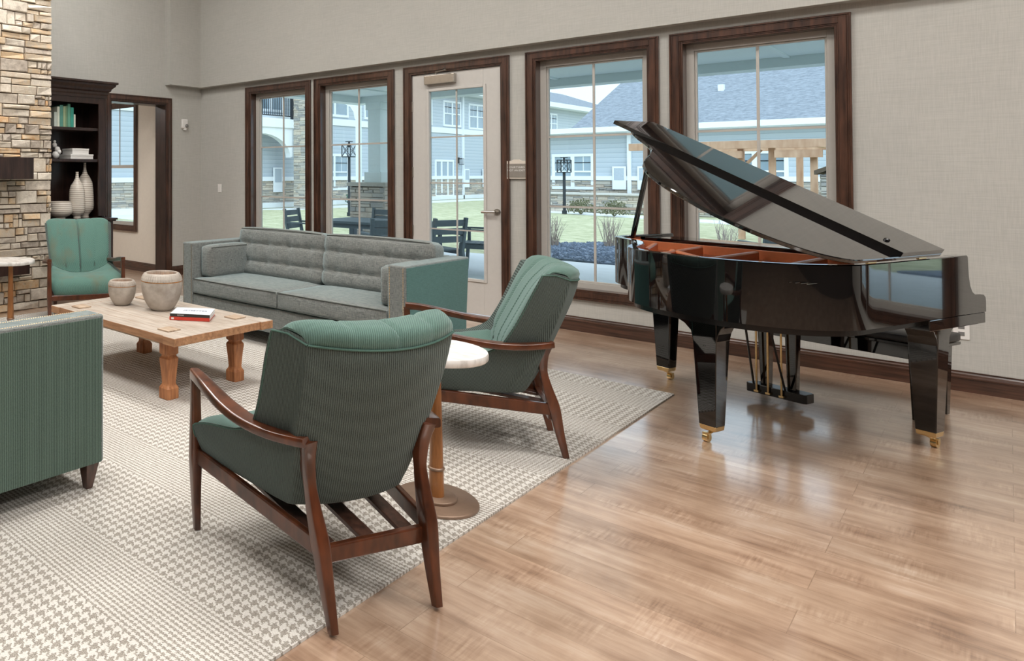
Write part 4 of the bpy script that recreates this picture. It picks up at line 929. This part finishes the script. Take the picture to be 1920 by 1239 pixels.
# low stone garden wall in front of it
gw = thing('garden_wall', 'low stone garden wall with a pale cap in front of the far wing', 'wall', (0, 0, 0))
m = MB(); ledge_wall(m, -12.2, 6, GZ, .60, lambda u, z, d: (u, 29.2 - d, z), random.Random(5), (.08, .14), (.2, .6), .05); m.build('stone_facing', M['extstone'], gw)
box('core', M['stoneback'], -12.2, 6, 29.2, 29.5, GZ, .60, gw); box('cap', plain('cap_stone', srgb(200, 196, 188), .8), -12.3, 6.1, 29.08, 29.56, .60, .68, gw, bevel=.01)

# two storey building on the left side of the courtyard
b2 = thing('courtyard_building', 'two storey grey-blue building with white trim on the left of the courtyard', 'building', (0, 0, 0))
FX2 = -20.0
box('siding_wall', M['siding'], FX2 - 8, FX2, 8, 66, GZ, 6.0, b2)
m = MB(); ledge_wall(m, 8, 66, GZ, 1.08, lambda u, z, d: (FX2 + d, u, z), random.Random(13), (.10, .18), (.3, .9), .06); m.build('stone_wainscot', M['extstone'], b2)
box('water_table', M['exttrim'], FX2, FX2 + .09, 8, 66, 1.08, 1.26, b2); box('belt_board', M['exttrim'], FX2, FX2 + .06, 8, 66, 3.62, 3.92, b2); box('base_board', M['exttrim'], FX2, FX2 + .12, 8, 66, GZ, .16, b2)
m = MB(); m.box(FX2 - 9, FX2 + .7, 7.4, 66.7, 5.85, 6.0); m.box(FX2 + .58, FX2 + .72, 7.4, 66.7, 5.82, 6.12); m.build('eave', M['exttrim'], b2)
m = MB(); m.loft([[(FX2 + .7, 7.3, 6.02), (FX2 + .7, 66.8, 6.02), (FX2 - 9, 66.8, 6.02), (FX2 - 9, 7.3, 6.02)], [(FX2 - 3.5, 11, 7.9), (FX2 - 3.5, 63, 7.9), (FX2 - 4.8, 63, 7.9), (FX2 - 4.8, 11, 7.9)]]); m.build('roof', M['shingle'], b2)
for (a, b, c, d) in ((37.1, 39.05, 4.0, 5.45), (40.0, 42.0, 3.95, 5.45), (34.2, 35.9, 4.0, 5.45), (26.2, 28.3, 4.02, 5.4), (29.6, 31.4, 4.02, 5.4), (22.0, 23.6, 4.0, 5.4), (50.5, 52.5, 4.1, 5.5), (26.1, 28.3, .62, 2.3), (30.2, 31.9, .62, 2.3), (18.6, 20.4, 4.0, 5.4)): ext_window(b2, 'x', FX2, a, b, c, d)
ext_window(b2, 'x', FX2, 36.2, 38.2, .1, 2.15, 3, grid=False)
for a in (22.9, 34.9, 39.3, 32.6, 41.5): ext_vent(b2, 'x', FX2 + .06, a, a + .55, .6, 1.65)
for a in (39.15, 30.5): box('downspout', M['exttrim'], FX2 + .01, FX2 + .12, a, a + .12, GZ, 5.85, b2)
wl = thing('wall_lantern', 'small dark lantern on the far building, beside its door', 'lamp', (FX2 + .01, 38.75, 2.1))
m = MB(); m.box(0, .05, -.07, .07, -.14, .20); m.box(.05, .22, -.02, .02, .12, .16); m.box(.10, .30, -.10, .10, .10, .13); m.box(.10, .30, -.10, .10, -.22, -.19); m.build('bracket', M['lampmetal'], wl)
m = MB()
for sy in (-.09, .09):
    for sx in (.11, .29): m.tube([(sx, sy, -.2), (sx, sy, .12)], .012, seg=6)
m.build('lantern_cage', M['lampmetal'], wl)
# balcony on a stone column
bc_ = thing('balcony', 'white balcony with dark railing on a tall stone column, seen through the leftmost window', 'balcony', (0, 0, 0))
m = MB(); rnd = random.Random(21); px0, px1, py0, py1 = -18.9, -18.1, 23.0, 23.8
ledge_wall(m, px0, px1, GZ, 6, lambda u, z, d: (u, py0 - d, z), rnd, (.08, .15), (.2, .4), .04); ledge_wall(m, py0, py1, GZ, 6, lambda u, z, d: (px1 + d, u, z), rnd, (.08, .15), (.2, .4), .04)
m.build('stone_column', M['extstone'], bc_); box('column_core', M['stoneback'], px0, px1, py0, py1, GZ, 6, bc_)
m = MB(); arc = [(19.2 + 1.75 * math.cos(a) + 1.9, 2.05 + .95 * math.sin(a)) for a in [PI * k / 16 for k in range(17)]]
m.prism([(23.0, 3.25), (23.0, 2.1)] + arc + [(19.3, 2.1), (19.3, 3.25)], -19.2, -18.95, 'x'); m.build('arched_fascia', M['exttrim'], bc_)
m = MB(); m.box(-19.95, -18.88, 17.5, 23.1, 3.25, 3.62); m.build('deck', M['exttrim'], bc_, bevel=.02)
m = MB(); m.box(-18.97, -18.91, 17.6, 23.0, 4.62, 4.68); m.box(-18.96, -18.92, 17.6, 23.0, 3.72, 3.76)
for k in range(48): y = 17.65 + k * .113; m.box(-18.952, -18.928, y - .011, y + .011, 3.74, 4.64)
for y in (17.65, 20.3, 22.95): m.box(-18.99, -18.89, y - .05, y + .05, 3.62, 4.74)
m.build('railing', M['lampmetal'], bc_)

# lamp posts
def lamp_post(lab, x, y, h):
    t = thing('lamp_post', lab, 'lamp', (x, y, GZ), 0, 'courtyard lamp posts')
    MB().tube([(0, 0, 0), (0, 0, .12), (0, 0, .13), (0, 0, h - .5)], [.08, .08, .05, .045], seg=12).build('post', M['lampmetal'], t)
    m = MB(); a = .17
    for z in (h - .5, h - .07): m.box(-a, a, -a, a, z, z + .03)
    for sx in (-1, 1):
        for sy in (-1, 1): m.box(sx * a - .012, sx * a + .012, sy * a - .012, sy * a + .012, h - .5, h - .05)
        for s_ in (-1, 1): m.tube([(sx * a, -a * s_, h - .48), (sx * a, a * s_, h - .06)], .008, seg=6); m.tube([(-a * s_, sx * a, h - .48), (a * s_, sx * a, h - .06)], .008, seg=6)
    m.build('lantern_cage', M['lampmetal'], t)
    m = MB(); m.tube([(0, 0, h - .05), (0, 0, h + .03)], .03, seg=8); m.box(-.09, .09, -.09, .09, h + .02, h + .045); m.tube([(0, 0, h - .06), (0, 0, h - .16)], .03, seg=8); m.build('lantern_top', M['lampmetal'], t)
lamp_post('lamp post with open cage lantern beyond the patio table', -14.39, 20.43, 2.5)
lamp_post('farther lamp post standing at the edge of the lawn before the far wing', -10.2, 27.4, 1.98)

# patio furniture
def patio_table(lab, x, y):
    t = thing('patio_table', lab, 'table', (x, y, GZ), .1)
    m = MB()
    for k in range(9): a = -.5 + k * .112; m.box(-.75, .75, a, a + .106, .70, .735)
    m.build('table_top', M['patiofurn'], t); m = MB(); m.box(-.68, .68, -.44, .44, .63, .70); m.build('apron', M['patiofurn'], t)
    for sx in (-1, 1):
        for sy in (-1, 1): box('leg', M['patiofurn'], sx * .62 - .045, sx * .62 + .045, sy * .40 - .045, sy * .40 + .045, 0, .68, t)
patio_table('grey slatted patio table outside the second window', -6.2, 9.5)
def patio_chair(lab, x, y, rz, first=None):
    if first: return dup(first, (x, y, GZ), rz, lab)
    t = thing('patio_chair', lab, 'chair', (x, y, GZ), rz, 'grey patio chairs')
    m = MB()
    for k in range(5): a = -.22 + k * .093; m.box(a, a + .085, -.23, .23, .42, .44)
    m.build('seat', M['patiofurn'], t)
    m = MB()
    for k, z in enumerate((.53, .64, .75)): xx = -.25 - (z - .44) * .16; m.loft([[(xx, -.22, z), (xx + .02, -.22, z), (xx + .02, .22, z), (xx, .22, z)], [(xx - .014, -.22, z + .085), (xx + .006, -.22, z + .085), (xx + .006, .22, z + .085), (xx - .014, .22, z + .085)]])
    m.build('backrest', M['patiofurn'], t)
    for sy in (-1, 1):
        y_ = sy * .245; MB().tube([(-.30, y_, 0), (-.23, y_, .42), (-.31, y_, .86)], [.022, .026, .024], .024, seg=8, up=(0, 1, 0), square=True).build('leg', M['patiofurn'], t)
        MB().tube([(.25, y_, 0), (.22, y_, .44)], .024, seg=8, up=(0, 1, 0), square=True).build('leg', M['patiofurn'], t)
        box('side_rail', M['patiofurn'], -.24, .23, y_ - .018, y_ + .018, .36, .42, t)
        if 1: box('armrest', M['patiofurn'], -.26, .26, y_ - .03, y_ + .03, .62, .645, t); box('arm_post', M['patiofurn'], .19, .23, y_ - .02, y_ + .02, .42, .62, t)
    return t
pc = patio_chair('grey patio chair outside the glass door, nearest its handle', -5.05, 9.15, 2.75)
patio_chair('grey patio chair outside the door, left of the chair nearest the handle', -5.45, 8.55, 2.4, pc)
patio_chair('grey patio chair on the far side, behind the two by the glass door', -5.0, 10.35, 3.4, pc)
patio_chair('grey patio chair at the left end of the table, seen in the leftmost window', -7.55, 9.55, .2, pc)
patio_chair('grey patio chair behind the patio table, seen above its top', -6.75, 10.45, -1.4, pc)
patio_chair('low grey patio chair outside the rightmost window, under the piano lid', -1.75, 10.9, 2.2, pc)

# pergola
pg = thing('pergola', 'cedar timber pergola frame outside the rightmost window', 'pergola', (0, 0, 0))
for (x, y, h) in ((-3.80, 20.0, 1.95), (-3.27, 20.0, 2.08), (-2.60, 20.0, 1.76), (-3.05, 21.6, 1.95), (-5.6, 20.0, 1.95), (-5.6, 22.4, 1.95), (-2.60, 22.4, 1.95)): box('post', M['timber'], x - .055, x + .055, y - .055, y + .055, GZ, h, pg)
box('beam', M['timber'], -5.9, -2.2, 19.75, 19.9, 1.95, 2.12, pg); box('beam', M['timber'], -3.2, -2.45, 19.78, 19.92, 1.74, 1.90, pg); box('beam', M['timber'], -5.2, -3.75, 19.78, 19.92, 1.74, 1.90, pg); box('beam', M['timber'], -5.9, -2.2, 22.4, 22.5, 1.95, 2.1, pg)
for x in (-5.6, -2.60): box('side_beam', M['timber'], x - .05, x + .05, 19.9, 22.4, 1.97, 2.1, pg)
MB().tube([(-3.80, 20, 1.50), (-3.45, 20, 1.92)], .035, seg=6).build('brace', M['timber'], pg); MB().tube([(-5.5, 20, 1.50), (-5.15, 20, 1.92)], .035, seg=6).build('brace', M['timber'], pg)
# outdoor stone fireplace
of = thing('outdoor_fireplace', 'outdoor stone fireplace with a sloping cap at the right edge of the last window', 'fireplace', (0, 0, 0))
m = MB(); ledge_wall(m, -2.25, -1.0, GZ, 1.38, lambda u, z, d: (u, 18.0 - d, z), random.Random(31), (.07, .13), (.15, .4), .04); ledge_wall(m, 18.0, 19.2, GZ, 1.38, lambda u, z, d: (-2.25 - d, u, z), random.Random(32), (.07, .13), (.15, .4), .04)
m.build('stone_body', M['extstone'], of); box('core', M['stoneback'], -2.24, -1.0, 18.01, 19.2, GZ, 1.38, of)
MB().prism([(-2.33, 1.38), (-1.0, 1.98), (-1.0, 2.06), (-2.33, 1.46)], 17.9, 19.3, 'y').build('sloping_cap', M['stoneback'], of)
MB().prism([(-2.22, 1.38), (-1.0, 1.38), (-1.0, 1.97)], 18.0, 19.2, 'y').build('stone_gable', M['extstone'], of)

# gravel bed, grasses and shrubs
rnd = random.Random(9); m = MB()
gp = [(-4.2, 12.75), (6, 12.75), (6, 17), (-3.6, 16.9), (-5.4, 16.3), (-6.4, 15.0), (-6.1, 13.7), (-5.2, 12.9)]
m.prism(gp, GZ - .03, GZ + .03)
def inpoly(x, y, P):
    c = False
    for i in range(len(P)):
        (x1, y1), (x2, y2) = P[i], P[i - 1]
        if (y1 > y) != (y2 > y) and x < (x2 - x1) * (y - y1) / (y2 - y1) + x1: c = not c
    return c
k = 0
while k < 6500:
    x, y = rnd.uniform(-6.4, 2.0), rnd.uniform(12.75, 16.9)
    if not inpoly(x, y, gp): continue
    k += 1; r = rnd.uniform(.022, .05); a = rnd.uniform(0, PI)
    P = [(x + r * math.cos(a + j * PI / 2) * rnd.uniform(.6, 1.1), y + r * math.sin(a + j * PI / 2) * rnd.uniform(.6, 1.1), GZ + .02) for j in range(4)]
    T = [(x + (p[0] - x) * .6, y + (p[1] - y) * .6, GZ + .03 + r * rnd.uniform(.3, .8)) for p in P]
    m.loft([P, T])
m.build('gravel_bed', M['gravel'], kind='stuff', label='bed of blue-grey slate chips beside the patio', category='gravel')
def grass(lab, x, y, h, n, seed):
    rnd = random.Random(seed); m = MB()
    for k in range(n):
        a = rnd.uniform(0, 2 * PI); L = h * rnd.uniform(.6, 1.0); s_ = rnd.uniform(.15, .55); p = Vector((rnd.uniform(-.08, .08), rnd.uniform(-.08, .08), 0)); q = p + Vector((math.cos(a) * s_ * L * .5, math.sin(a) * s_ * L * .5, L * .6)); e = q + Vector((math.cos(a + .4) * s_ * L * .3, math.sin(a + .4) * s_ * L * .3, L * .4))
        m.tube([p, q, e], [.006, .004, .002], seg=4)
        if rnd.random() < .6: f = q.lerp(e, .3); m.tube([f, f + Vector((rnd.uniform(-.12, .12), rnd.uniform(-.12, .12), .16))], [.003, .0015], seg=4)
    m.build('bare_shrub', M['twig'], loc=(x, y, GZ + .02), label=lab, category='plant', group='bare twiggy shrubs in the gravel')
grass('bare twiggy shrub at the left end of the gravel bed', -5.75, 14.9, .62, 34, 1)
grass('bare twiggy shrub second from the left in the gravel bed', -5.0, 15.6, .62, 36, 2)
grass('bare twiggy shrub right of the window muntin in the gravel bed', -4.15, 16.0, .62, 36, 3)
grass('bare twiggy shrub in the gravel bed behind the piano tail', -3.3, 16.2, .6, 32, 4)
grass('bare twiggy shrub seen between the piano rim and its lid', -2.2, 15.4, .6, 36, 5)
grass('bare twiggy shrub at the right end of the gravel bed', -1.3, 15.9, .6, 30, 6)
def bush(lab, x, y, r, seed, mat='shrub'):
    rnd = random.Random(seed); m = MB()
    for k in range(240):
        a, b = rnd.uniform(0, 2 * PI), rnd.uniform(.02, 1.35); R = r * rnd.uniform(.55, 1.05); p = Vector((R * math.cos(a) * math.cos(b), R * math.sin(a) * math.cos(b), R * math.sin(b) * 1.0 + r * .15)); s_ = r * .11
        d = Vector((rnd.uniform(-1, 1), rnd.uniform(-1, 1), rnd.uniform(-1, 1))).normalized(); e = d.orthogonal().normalized()
        m.add([p + d * s_, p + e * s_ * .5, p - d * s_, p - e * s_ * .5], [(0, 1, 2, 3)])
    for k in range(14): a = rnd.uniform(0, 2 * PI); m.tube([(0, 0, 0), (r * .7 * math.cos(a), r * .7 * math.sin(a), r * .8)], [.012, .004], seg=4)
    m.build('shrub', M[mat], loc=(x, y, GZ), label=lab, category='shrub', group='small round shrubs')
bush('round brown-green shrub left of the window muntin, before the stone wall', -9.7, 27.5, .48, 3); bush('round brown-green shrub right of the window muntin, before the stone wall', -8.5, 27.0, .48, 4)
M['dkgreen'] = plain('evergreen', srgb(84, 110, 96), .9, var=.3); bush('low dark green shrub behind the lamp post, beside the far building', -18.9, 27.5, .6, 5, 'dkgreen'); bush('low green shrub at the right side of the glass door view', -18.4, 41.0, .7, 6, 'dkgreen')
